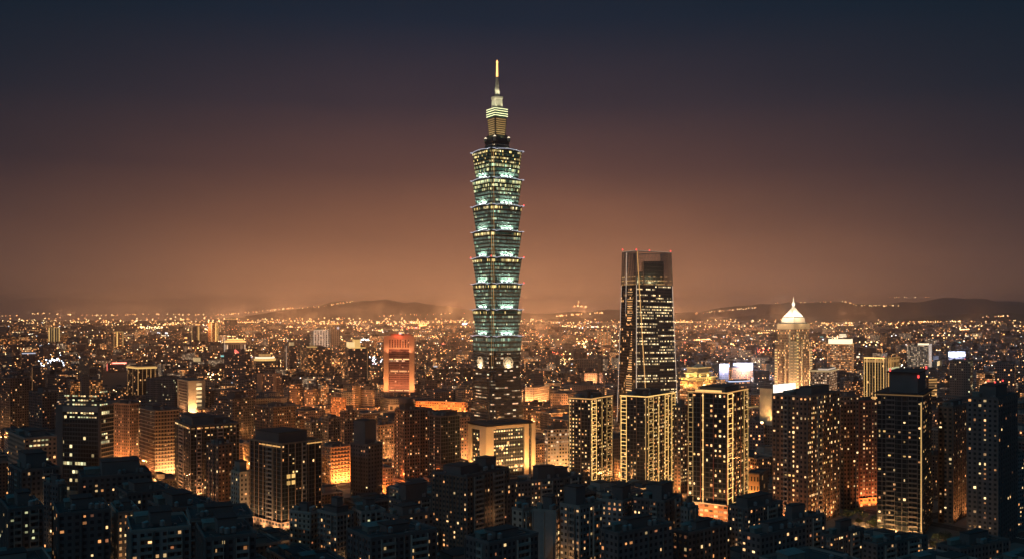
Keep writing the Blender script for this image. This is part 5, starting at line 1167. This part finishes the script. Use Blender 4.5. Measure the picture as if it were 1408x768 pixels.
FILL = []
rf = random.Random(77)
GLOWPTS = []
def filler(cx, cy_, w, d, H, a_jit=0):
    D = cy_
    root = empty('apartment_block', (0, 0, 0), PI / 2 - A0 + a_jit)
    root.location = (cx, cy_, 0)
    near = D < 900
    kinds = [('dark', 4), ('brown', 3), ('tan', 2 if D > 750 else .6), ('grey', 2), ('pale', 1 if D > 750 else .3), ('glass', 1)]
    k = rf.choices([a for a, b in kinds], [b for a, b in kinds])[0]
    fmk = {'dark': 'dark', 'brown': 'darktan', 'tan': 'tan', 'grey': 'grey', 'pale': 'pale', 'glass': 'darkgl'}[k]
    if not near and rf.random() < .5: fmk = 'busyd' if k in ('dark', 'brown', 'grey') else 'busy'
    top = M['roof']
    mb = MB(); mb.box(-w / 2, w / 2, -d / 2, d / 2, 0, H, NEARM[k] if near else FM[fmk], top, 2.7, 3.1, bottom=False); mb.build('wall', root)
    mb = MB(); t = .3; pm = M['conc_d'] if k in ('dark', 'glass') else M['conc']; h2_ = H + 1.1; X0, X1, Y0, Y1 = -w / 2 - .1, w / 2 + .1, -d / 2 - .1, d / 2 + .1
    mb.box(X0, X1, Y0, Y0 + t, H - .5, h2_, pm); mb.box(X0, X1, Y1 - t, Y1, H - .5, h2_, pm); mb.box(X0, X0 + t, Y0 + t, Y1 - t, H - .5, h2_, pm); mb.box(X1 - t, X1, Y0 + t, Y1 - t, H - .5, h2_, pm)
    mb.build('parapet', root)
    feats = []
    if rf.random() < .8:
        hx, hy = rf.uniform(-.2, .2) * w, rf.uniform(-.2, .2) * d; hw, hd, hh = rf.uniform(.14, .26) * w, rf.uniform(.14, .26) * d, rf.uniform(2.5, 6)
        mb = MB(); mb.box(hx - hw, hx + hw, hy - hd, hy + hd, H + .004, H + hh, pm, M['roof_dark']); mb.box(hx - hw - .3, hx + hw + .3, hy - hd - .3, hy + hd + .3, H + hh + .003, H + hh + .35, M['roof_dark']); mb.build('roof_house', root)
        feats.append('a tall roof house' if hh > 4.5 else 'a squat roof house' if hh < 3.4 else 'a roof house')
    nt_ = rf.choice([0, 0, 1, 1, 2])
    for i in range(nt_):
        tx, ty = rf.uniform(-.4, .4) * w, rf.uniform(-.42, -.3) * d
        mb = MB(); mb.box(tx - .8, tx + .8, ty - .8, ty + .8, H + .002, H + .8, M['steel']); mb.cyl(tx, ty, H + .801, H + 3.0, 1.1, 1.1, M['tank'], 10); mb.cyl(tx, ty, H + 3.0, H + 3.5, 1.1, .2, M['tank'], 10); mb.build('water_tank', root)
    if nt_: feats.append('two water tanks' if nt_ == 2 else 'one water tank')
    if near: roof_extras(root, -w / 2 + .5, w / 2 - .5, -d / 2 + .5, d / 2 - .5, H, rf)
    lit = 'dark'
    if near or rf.random() < .0:
        nR, nL, nf = max(1, round(w / 2.7)), max(1, round(d / 2.7)), max(2, round(H / 3.1))
        p = rf.choice([.03, .05, .08, .11, .16]) * (1.4 if D < 620 else 2.0)
        cells = [(f, c, kk) for f, n in (('R', nR), ('L', nL)) for kk in range(1, nf) for c in range(n) if rf.random() < p]
        if rf.random() < .25:
            c0 = rf.randrange(nR); cells += [('R', c0, kk) for kk in range(1, nf) if rf.random() < .8 and ('R', c0, kk) not in cells]; feats.append('a lit stair column')
        cells = cells[:70]
        for face, c, kk in cells:
            ww_, hh_ = (w / nR if face == 'R' else d / nL) * rf.choice((.25, .35, .45, .5)), rf.choice((1.0, 1.3, 1.5))
            o = bpy.data.objects.new('window', window_mesh(ww_, hh_, rf.choice(PAL['mix' if rf.random() < .85 else 'cool']))); COL.objects.link(o); o.parent = root
            s = (c + .5) * (w / nR if face == 'R' else d / nL); z = (kk + .5) * H / nf
            if face == 'R': o.location = (s - w / 2, -d / 2, z)
            else: o.location = (-w / 2, s - d / 2, z); o.rotation_euler = (0, 0, -PI / 2)
        lit = 'no lit windows' if not cells else 'few lit windows' if len(cells) < 8 else 'scattered lit windows' if len(cells) < 25 else 'many lit windows'
    else: lit = 'many small lit windows' if fmk.startswith('busy') else 'a few small lit windows'
    if near and rf.random() < .6:
        mb = MB(); n = max(2, round(w / 6.4))
        for c in range(n + 1):
            s = -w / 2 + c * w / n; mb.box(s - .2, s + .2, -d / 2 - .5, -d / 2 + .02, 0, H - .6, pm)
        mb.build('pier_row', root)
        mb = MB(); n = max(2, round(d / 6.4))
        for c in range(n + 1):
            s = -d / 2 + c * d / n; mb.box(-w / 2 - .5, -w / 2 + .02, s - .2, s + .2, 0, H - .6, pm)
        mb.build('pier_row', root); feats.append('ribbed walls')
    if rf.random() < .07 and D > 650:
        mb = MB(); mb.box(X0 - .3, X1 + .3, Y0 - .3, Y0 - .01, H - .4, H + .6, E[rf.choice(['golddim', 'gold', 'yellow'])]); mb.build('roof_edge_lighting', root); feats = ['a lit roof edge']
    sx, sy = scr(cx, cy_, H)
    FILL.append((root, k, H, w, d, lit, feats, sx, sy, D))
    FOOT.append((cx, cy_, .5 * math.hypot(w, d)))

cand = []
for i, j in blocks:
    u0, v0 = i * BU + RW / 2 + 3, j * BV + RW / 2 + 3; lu, lv = BU - RW - 6, BV - RW - 6
    nu, nv = rf.choice([(2, 2), (3, 2), (2, 2), (3, 1)])
    for p in range(nu):
        for q in range(nv):
            w, d = lu / nu - rf.uniform(2, 7), lv / nv - rf.uniform(2, 7)
            c = gl(u0 + lu * (p + .5) / nu, v0 + lv * (q + .5) / nv)
            cand.append((c[1], c[0], w, min(d, 40)))
cand.sort(); rf2 = random.Random(4)
count = 0; used_far = []
for cy_, cx, w, d in cand:
    if cy_ < 375: continue
    hw = .7 * math.hypot(w, d) * .7
    px0, px1 = 704 + (cx - hw) / cy_ * F, 704 + (cx + hw) / cy_ * F
    if px1 < -10 or px0 > 1418: continue
    if hits_foot(cx, cy_, .5 * math.hypot(w, d)): continue
    if cy_ < 560: H = rf2.uniform(34, 66); lo = 712 if cy_ < 480 else 690
    elif cy_ < 720: H = rf2.uniform(28, 62); lo = 655
    elif cy_ < 1050: H = rf2.uniform(20, 62); lo = 590
    else: H = rf2.uniform(18, 56) if rf2.random() < .8 else rf2.uniform(50, 78); lo = 535
    ct = max(clear_top(px0, px1, cy_), lo)
    H = min(H, zz(ct, cy_))
    if H < 5.5 or scr(cx, cy_, H)[1] > 790: continue
    if count < 235: filler(cx, cy_, w, d, H); count += 1
    else: used_far.append((cx, cy_, w, d, H))

# labels that single each of them out
LANDW = [l for l in LAND]
def describe():
    seen = {}
    wallw = {'dark': ['black tiled', 'charcoal'], 'brown': ['brown tiled', 'dark brown'], 'tan': ['tan', 'sand coloured'], 'grey': ['grey', 'plain grey'], 'pale': ['pale', 'off-white'], 'glass': ['glass fronted', 'dark glass']}
    FILL.sort(key=lambda t: -t[9])
    for (root, k, H, w, d, lit, feats, sx, sy, D) in FILL:
        size = 'low' if H < 18 else 'mid-rise' if H < 36 else 'tall' if H < 52 else 'very tall'
        shape = 'slab' if max(w, d) > 1.7 * min(w, d) else 'block'
        near_l = sorted(LAND, key=lambda l: abs(l[1] - sx) + .6 * abs(l[2] - sy))[:7]
        done = None
        fts = feats + [lit]
        for L_ in near_l:
            dx = sx - L_[1]; front_ = D < L_[3]
            rels = []
            if abs(dx) < 18: rels = ['straight below' if sy > L_[2] + 25 and front_ else 'in front of' if front_ else 'behind']
            elif dx < 0: rels = ['left of' if dx > -70 else 'well left of', 'to the lower left of' if front_ else 'beyond and left of']
            else: rels = ['right of' if dx < 70 else 'well right of', 'to the lower right of' if front_ else 'beyond and right of']
            for rel in rels:
                for ft in fts:
                    for ww_ in wallw[k]:
                        t = '%s %s %s with %s, %s %s' % (size, ww_, shape, ft, rel, L_[0])
                        if len(t.split()) > 16: t = '%s %s with %s, %s %s' % (ww_, shape, ft, rel, L_[0])
                        if len(t.split()) <= 16 and t not in seen: done = t; break
                    if done: break
                if done: break
            if done: break
        done = done or '%s %s with %s among dark roofs' % (size, shape, lit)
        seen[done] = 1
        tag(root, done, 'apartment building', 'apartment blocks filling the city below the towers')
describe()

# ------------------------------------------------------------------ the city beyond: thousands of roofs nobody could count
rc_ = random.Random(12)
ca0, sa0 = math.cos(PI / 2 - A0), math.sin(PI / 2 - A0)
far = MB()
FARM = [FM[k] for k in ('busyd', 'busyd', 'dark', 'darktan', 'tan', 'grey', 'busy', 'pale', 'busyd', 'dark', 'busy', 'dark', 'grey', 'busyd', 'white', 'hotel')]
def farbox(mb, cx, cy_, w, d, H, m, rz, z0=0.0, top=None):
    c, s = math.cos(rz), math.sin(rz); b = len(mb.v)
    P = [(cx + c * x - s * y, cy_ + s * x + c * y) for x, y in ((-w / 2, -d / 2), (w / 2, -d / 2), (w / 2, d / 2), (-w / 2, d / 2))]
    for z in (z0, z0 + H):
        for p in P: mb.v.append((p[0], p[1], z))
    mi, ti = mb.mat(m), mb.mat(top or M['roof'])
    fh = 3.4 if cy_ < 3000 else 5.5 if cy_ < 7000 else 9
    nv = max(1, round(H / fh)); ou = rc_.randint(0, 4000); ov = rc_.randint(0, 900)
    for a, e in ((0, 1), (1, 2), (2, 3), (3, 0)):
        n = max(1, round((w if a % 2 == 0 else d) / (fh)))
        mb.f.append((b + a, b + e, b + e + 4, b + a + 4)); mb.mi.append(mi); mb.uv.extend([(ou, ov), (ou + n, ov), (ou + n, ov + nv), (ou, ov + nv)]); ou += n + 3
    mb.f.append((b + 4, b + 5, b + 6, b + 7)); mb.mi.append(ti); mb.uv.extend([(.5, .5)] * 4)
for cx, cy_, w, d, H in used_far: farbox(far, cx, cy_, w, d, H, rc_.choice(FARM), PI / 2 - A0)
lights = MB()
LK = ['spark_warm'] * 5 + ['spark_amber'] * 6 + ['spark_yellow'] * 4 + ['spark_white'] * 2 + ['spark_cool', 'spark_dim', 'spark_dim', 'spark_dim'] + ['spark_red'] * (1 if False else 0)
def spark(x, y, z, s, key=None):
    lights.box(x - s / 2, x + s / 2, y - s / 2, y + s / 2, z, z + s, E[key or rc_.choice(LK)])
bands_ = [(1690, 2600, 34, 12, 40), (2600, 4000, 52, 12, 46), (4000, 7000, 92, 14, 55), (7000, 12000, 150, 16, 62), (12000, 17500, 260, 16, 62)]
for y0, y1, cell, hmin, hmax in bands_:
    y = y0
    while y < y1:
        half = y * .60 + 120
        x = -half + rc_.uniform(0, cell)
        while x < half:
            cx, cy_ = x + rc_.uniform(-.2, .2) * cell, y + rc_.uniform(-.25, .25) * cell
            w, d = cell * rc_.uniform(.4, .78), cell * rc_.uniform(.4, .78)
            H = rc_.uniform(hmin, hmax * .7) if rc_.random() < .8 else rc_.uniform(hmax * .7, hmax * 1.25)
            px0, px1 = 704 + (cx - w * .6) / cy_ * F, 704 + (cx + w * .6) / cy_ * F
            H = min(H, zz(clear_top(px0, px1, cy_), cy_)) if True else H
            if H > 5 and not hits_foot(cx, cy_, .5 * math.hypot(w, d)):
                farbox(far, cx, cy_, w, d, H, rc_.choice(FARM), PI / 2 - A0 + (rc_.choice([0, 0, .5, -.35]) if y > 2600 else 0))
                if rc_.random() < .15: farbox(far, cx, cy_, w * .4, d * .4, H * .1 + 3, M['roof_dark'], PI / 2 - A0, H + .02)
            x += cell
        y += cell
for cx, cy_, w, d in [(c[1], c[0], c[2], c[3]) for c in cand]: pass
tag(far.build('distant_city'), kind='stuff')
# street and roof lamps of that far city: real little lamps at their own distance, brightest along the avenues
def dens(x, y): return .35 + .65 * math.exp(-(x / (y * .33)) ** 2)
n = 0
for y0, y1, cnt, s0 in ((1000, 1700, 900, .65), (1700, 2600, 1900, .9), (2600, 4200, 3000, 1.4), (4200, 7500, 4200, 2.4), (7500, 12000, 3200, 4.4), (12000, 17500, 2400, 7.5)):
    for i in range(cnt):
        y = y0 + (y1 - y0) * rc_.random(); x = rc_.uniform(-.6, .6) * y
        if rc_.random() > dens(x, y): continue
        z = rc_.choice([rc_.uniform(4, 12), rc_.uniform(14, 45), rc_.uniform(16, 50)]) + (rc_.random() ** 6) * 40
        px, py = scr(x, y, z)
        if clear_top(px - .5, px + .5, y) > py: continue
        spark(x, y, z, s0 * rc_.choice([.6, .8, .8, 1.0, 1.35]))
# bright clusters: markets, stations, stadium
for k in range(70):
    y = rc_.uniform(1900, 12000); x = rc_.gauss(-.03, .28) * y; s0 = y * rc_.choice([.0005, .0007, .0009]); key = rc_.choice(['spark_warm', 'spark_white', 'spark_yellow', 'spark_cool', 'spark_amber', 'spark_red'])
    for i in range(rc_.randint(8, 30)):
        xx, yy = x + rc_.gauss(0, y * .006), y + rc_.gauss(0, y * .01); z = 18 + rc_.random() * 22 + y * .001; px, py = scr(xx, yy, z)
        if abs(xx) < .58 * yy and clear_top(px, px, yy) <= py: spark(xx, yy, z, s0 * rc_.uniform(.5, 1.2), key)
for k in range(90):
    y = rc_.uniform(1800, 6500); x = rc_.uniform(-.56, .56) * y; w = y * rc_.uniform(.002, .006); h = y * rc_.uniform(.0008, .002); z = rc_.uniform(20, 46); px, py = scr(x, y, z + h)
    if clear_top(px - 5, px + 5, y) <= py: lights.box(x - w / 2, x + w / 2, y - 1, y + 1, z, z + h, E[rc_.choice(['gold', 'yellow', 'white', 'neonred', 'golddim', 'amber', 'teal', 'softwhite'])])
# avenues: rows of lamps
for k in range(80):
    y = rc_.uniform(2300, 14000); x = rc_.uniform(-.5, .5) * y; a = rc_.choice([A0, A0 + PI / 2, A0 + .3, .1, PI - .1]); L_ = rc_.uniform(.05, .16) * y; st = max(26, y * .006)
    s0 = y * .00065
    for i in range(int(L_ / st)):
        xx, yy = x + math.cos(a) * i * st, y + math.sin(a) * i * st * .4
        z = 30 + y * .0022 * 1.0; px, py = scr(xx, yy, z)
        if clear_top(px, px, yy) > py or not (1700 < yy < 17000): continue
        spark(xx, yy, z, s0 * rc_.uniform(.7, 1.3), rc_.choice(['spark_amber', 'spark_warm', 'spark_yellow']))
tag(lights.build('distant_city_lamps'), kind='stuff')
# lamps along the hill roads
hl = MB()
def hill_string(D, pts, n, s=8, key=None, jit=1.0):
    for i in range(n):
        t = rc_.random() * (len(pts) - 1); k = int(t); f = t - k
        px = pts[k][0] * (1 - f) + pts[k + 1][0] * f; py = pts[k][1] * (1 - f) + pts[k + 1][1] * f + rc_.uniform(-jit, jit) * .6
        x, y = at(px, D); z = zz(py, D); q = s * rc_.uniform(.6, 1.2); hl.box(x - q / 2, x + q / 2, y - q / 2, y + q / 2, z - q / 2, z + q / 2, E[key or rc_.choice(['spark_amber', 'spark_warm', 'spark_yellow', 'spark_dim'])])
hill_string(16400, [(280, 434), (330, 430), (380, 425), (400, 423)], 60)
hill_string(16600, [(400, 423), (440, 421), (470, 416), (486, 413.5)], 34)
hill_string(16000, [(520, 434), (560, 432), (640, 430)], 24)
hill_string(13000, [(762, 434), (785, 432), (800, 431), (830, 429)], 40, 9)
hill_string(13500, [(785, 421), (795, 420), (806, 421)], 12, 9); hill_string(13600, [(795, 420), (796, 412)], 5, 8)
hill_string(16200, [(955, 430), (990, 427), (1020, 424), (1042, 422)], 40)
hill_string(16400, [(1060, 416), (1100, 415), (1160, 414), (1180, 419), (1215, 420), (1240, 419)], 46)
hill_string(18500, [(1222, 408), (1250, 408), (1285, 408)], 16)
hill_string(13000, [(1244, 441), (1290, 441), (1322, 441)], 20, 9)
hill_string(13400, [(1345, 435), (1375, 434), (1408, 433)], 16, 9)
hill_string(14500, [(0, 434), (60, 430), (130, 433), (200, 431), (280, 432)], 60)
hill_string(13000, [(0, 440), (80, 438), (170, 440), (250, 437), (330, 440)], 90, 10, jit=4)
hill_string(13000, [(700, 440), (820, 440), (950, 441), (1080, 440)], 80, 9, jit=4)
hill_string(13200, [(330, 441), (420, 439), (520, 439), (640, 440)], 110, 9, jit=5)
hill_string(13200, [(1080, 444), (1200, 443), (1300, 444), (1408, 441)], 60, 9, jit=4)
tag(hl.build('hill_lamps'), kind='stuff')

# brightly lit avenue behind the towers, either side of the tall one
rv = random.Random(21)
for k in range(26):
    px = rv.choice([rv.uniform(500, 640), rv.uniform(728, 850), rv.uniform(728, 850), rv.uniform(380, 500), rv.uniform(930, 1060)]); y = rv.uniform(1130, 1620); x = at(px, y)[0]
    lamp('avenue_lamp', (x, y, rv.uniform(9, 26)), rv.uniform(30000, 90000), (1, .36, .09), 1.0)
# added high lamps, standing in for district street light, make the haze glow
rd = random.Random(8)
for k in range(90):
    y = 2700 * (17500 / 2700) ** ((k + .5) / 90); x = y * rd.choice([rd.uniform(-.5, .5), rd.gauss(-.02, .2)])
    w_ = math.exp(-(x / (y * .36)) ** 2) * .95 + .10
    lamp('haze_fill_lamp', (x, y, 60 + y * .012), DIST_P * w_ * (y / 5000) ** 1.9, (1, .42, .15), 10 + y * .004)

# ------------------------------------------------------------------ street level: lamps, cars, trees
rs = random.Random(31)
# street lamps
def lamp_proto():
    r = empty('street_lamp', (0, 0, 0))
    mb = MB(); mb.cyl(0, 0, 0, 9, .11, .07, M['steel'], 8); mb.build('pole', r)
    mb = MB(); mb.bar((0, 0, 9), (1.7, 0, 9.35), .05, M['steel']); mb.build('arm', r)
    mb = MB(); mb.box(1.3, 2.2, -.22, .22, 9.26, 9.40, M['steel']); mb.box(1.38, 2.12, -.18, .18, 9.12, 9.259, E['orange']); mb.build('lamp_head', r)
    return r
def copy_tree(o, parent=None):
    c = o.copy(); COL.objects.link(c); c.parent = parent
    for ch in o.children: copy_tree(ch, c)
    return c
hs = lamp_proto(); first = True; nl = 0
spots = []
for i, j in blocks:
    for u, v, rz in ((i * BU + RW / 2 + .8, j * BV + BV * .35, PI), (i * BU + RW / 2 + .8, j * BV + BV * .8, PI), (i * BU + BU * .5, j * BV + RW / 2 + .8, -PI / 2)):
        x, y = gl(u, v)
        if 640 < y < 1500: spots.append((x, y, rz))
rs.shuffle(spots)
def seen_px(x, y): px, py = scr(x, y, 9); return -20 < px < 1430 and py < 780
spots = [s for s in spots if seen_px(s[0], s[1]) and not hits_foot(s[0], s[1], -6)][:170]
spots.sort(key=lambda s: s[1])
for x, y, rz in spots:
    o = hs if first else copy_tree(hs); first = False
    o.location = (x, y, .14); o.rotation_euler = (0, 0, PI / 2 - A0 + rz)
    tag(o, 'slim steel street lamp with an orange lit head over the carriageway', 'street lamp', 'street lamps along the city roads')
    if nl < 170 and (y > 760 or nl % 2):
        g_ = 1.0 if y < 900 else 1.6
        px = scr(x, y, 0)[0]
        dx_ = rs.uniform(-1, 1)
        lamp('lamp_light', (x, y, 8.2), (11000 if y < 850 else 26000) * rs.uniform(.5, 1.4), (1, .38, .10), .5); nl += 1

# cars
carp = [plain('car_paint_' + n, c, .3, .1, .2, .3) for n, c in (('white', (.6, .6, .58)), ('black', (.03, .03, .035)), ('silver', (.3, .31, .32)), ('red', (.35, .04, .03)), ('yellow', (.6, .38, .04)))]
M['carglass'] = plain('car_glass', (.02, .025, .03), .1, 0, 1)
M['tyre'] = plain('tyre_rubber', (.02, .02, .02), .9, 0, 1)
def loft_x(mb, secs, m):   # secs: (x, halfwidth, z0, z1, topinset)
    R4 = [[(x, -h, a), (x, h, a), (x, h - t, b), (x, -h + t, b)] for x, h, a, b, t in secs]
    for P, Q in zip(R4, R4[1:]):
        for i in range(4):
            j = (i + 1) % 4; mb.quad([P[i], P[j], Q[j], Q[i]], m)
    mb.quad(R4[0][::-1], m); mb.quad(R4[-1], m)
def car_proto(i):
    r = empty('parked_car', (0, 0, 0)); m = carp[i]
    mb = MB(); loft_x(mb, [(-2.15, .75, .35, .75, .05), (-2.05, .85, .28, .88, .08), (-1.2, .88, .25, .93, .08), (.9, .88, .25, .90, .08), (1.9, .85, .28, .78, .08), (2.2, .72, .35, .62, .05)], m); mb.build('body', r)
    mb = MB(); loft_x(mb, [(-1.75, .76, .86, .92, .05), (-1.15, .78, .88, 1.42, .16), (.15, .78, .88, 1.44, .16), (.95, .77, .86, .92, .05)], M['carglass']); mb.build('cabin', r)
    for sx in (-1.35, 1.35):
        for sy in (-.8, .8):
            mb = MB(); n = 10
            P = [(sx + .32 * math.cos(2 * PI * k / n), .32 + .32 * math.sin(2 * PI * k / n)) for k in range(n)]
            for k in range(n):
                q = (k + 1) % n; mb.quad([(P[k][0], sy - .1, P[k][1]), (P[q][0], sy - .1, P[q][1]), (P[q][0], sy + .1, P[q][1]), (P[k][0], sy + .1, P[k][1])], M['tyre'])
            mb.quad([(p[0], sy - .1, p[1]) for p in P], M['tyre']); mb.quad([(p[0], sy + .1, p[1]) for p in P][::-1], M['tyre']); mb.build('wheel', r)
    for sy in (-.6, .6):
        mb = MB(); mb.box(2.1, 2.24, sy - .18, sy + .18, .55, .72, E['softwhite']); mb.build('headlight', r)
        mb = MB(); mb.box(-2.22, -2.1, sy - .2, sy + .2, .6, .78, E['red']); mb.build('taillight', r)
    return r
protos = [car_proto(i) for i in range(5)]; used = [False] * 5
names_ = ['white', 'black', 'silver', 'red', 'yellow']
placed = 0
cs = []
for i, j in blocks:
    for t in range(3):
        for lane in (-4.9, -1.8, 1.8, 4.9):
            if rs.random() < .55:
                u, v = (i * BU + lane, j * BV + RW + rs.uniform(0, BV - RW)) if t < 2 else (i * BU + RW + rs.uniform(0, BU - RW), j * BV + lane)
                x, y = gl(u, v); px, py = scr(x, y, 0)
                rz = (0 if t == 2 else PI / 2) + (PI if lane > 0 else 0)
                if 640 < y < 1150 and -5 < px < 1413 and py < 770 and not hits_foot(x, y, -4): cs.append((x, y, rz))
import bisect
good = []
for x, y, rz in cs:   # keep the ones the view can reach
    px, py = scr(x, y, 1); vis = True
    for fx, fy, fr_ in FOOT:
        if fy < y - 5:
            fpx = 704 + fx / fy * F; hw = fr_ / fy * F * .8
            if abs(fpx - px) < hw:
                vis = False; break
    if vis: good.append((x, y, rz))
if len(good) < 12: good += cs[:40]
CARPOS = good[:70]
for n, (x, y, rz) in enumerate(CARPOS):
    k = rs.randrange(5)
    o = protos[k] if not used[k] else copy_tree(protos[k]); used[k] = True
    o.name = 'city_car'; o.location = (x, y, .005); o.rotation_euler = (0, 0, PI / 2 - A0 + rz)
    tag(o, 'small %s saloon car with its lamps on, in a street gap between blocks' % names_[k], 'car', 'cars on the city streets, %s' % names_[k])
for k in range(5):
    if not used[k]:
        for c in list(protos[k].children): bpy.data.objects.remove(c)
        bpy.data.objects.remove(protos[k])

# trees with leaf clumps
def tree_proto(seed, h):
    rr = random.Random(seed)
    r = empty('street_tree', (0, 0, 0))
    mb = MB(); mb.cyl(0, 0, 0, h * .45, .28, .16, M['bark'], 8)
    tips = []
    for k in range(6):
        a = k * PI / 3 + rr.uniform(-.4, .4); e = (math.cos(a) * h * .28, math.sin(a) * h * .28, h * rr.uniform(.6, .85)); mb.bar((0, 0, h * .4), e, .07, M['bark']); tips.append(e)
    mb.build('trunk', r)
    mb = MB()
    tips.append((0, 0, h * .85))
    for e in tips:
        for q in range(75):
            d = [rr.gauss(0, 1) for _ in range(3)]; l = math.sqrt(sum(c * c for c in d)) + 1e-6; R2 = h * .19 * rr.random() ** .35
            p = Vector((e[0] + d[0] / l * R2, e[1] + d[1] / l * R2, e[2] + d[2] / l * R2 * .8))
            u = Vector([rr.gauss(0, 1) for _ in range(3)]).normalized(); w = u.orthogonal().normalized(); s = rr.uniform(.22, .45)
            mb.quad([tuple(p - u * s), tuple(p + w * s * .6), tuple(p + u * s), tuple(p - w * s * .6)], M['leaf'])
    mb.build('crown', r)
    return r
tps = [tree_proto(1, 9), tree_proto(2, 7.5), tree_proto(3, 11)]; tu = [False] * 3
TREES = []
in_park = 'in the small park at the foot of the tall dark tower'
in_path = 'along the path below the tower with the gold corner line'
for k in range(15): TREES.append((*at(rs.uniform(352, 398), rs.uniform(585, 700)), in_park))
for k in range(14): TREES.append((*at(rs.uniform(1160, 1210), rs.uniform(650, 760)), 'in the small park under the orange window columns'))
for k in range(14): TREES.append((*at(rs.uniform(1240, 1330), rs.uniform(610, 690)), in_path))
for k in range(6): TREES.append((*at(rs.uniform(158, 190), rs.uniform(900, 940)), 'beside the bright road left of the white banded balcony block'))
for k, (x, y, w_) in enumerate(TREES):
    if hits_foot(x, y, -3): continue
    i = k % 3; o = tps[i] if not tu[i] else copy_tree(tps[i]); tu[i] = True
    o.location = (x, y, .14); o.rotation_euler = (0, 0, rs.uniform(0, 6)); s = rs.uniform(.85, 1.2); o.scale = (s, s, s)
    tag(o, 'leafy street tree ' + w_, 'tree', 'trees ' + w_)
for px, D in ((360, 690), (382, 660), (372, 620), (392, 610), (1188, 740), (1198, 700), (1275, 665), (1300, 650), (172, 920), (520, 860), (530, 900), (512, 830)):
    x, y = at(px, D)
    lamp('park_lamp', (x, y, 6), 9000 if px < 1000 else 6000, (1, .50, .18), .5)
# the red-lit market street in the dark gap
x, y = at(524, 850)
for dx, dy in ((0, 0), (6, 45), (-4, -30), (10, 90)): lamp('market_lamp', (x + dx, y + dy, 7), 26000, (1, .20, .04), .6)
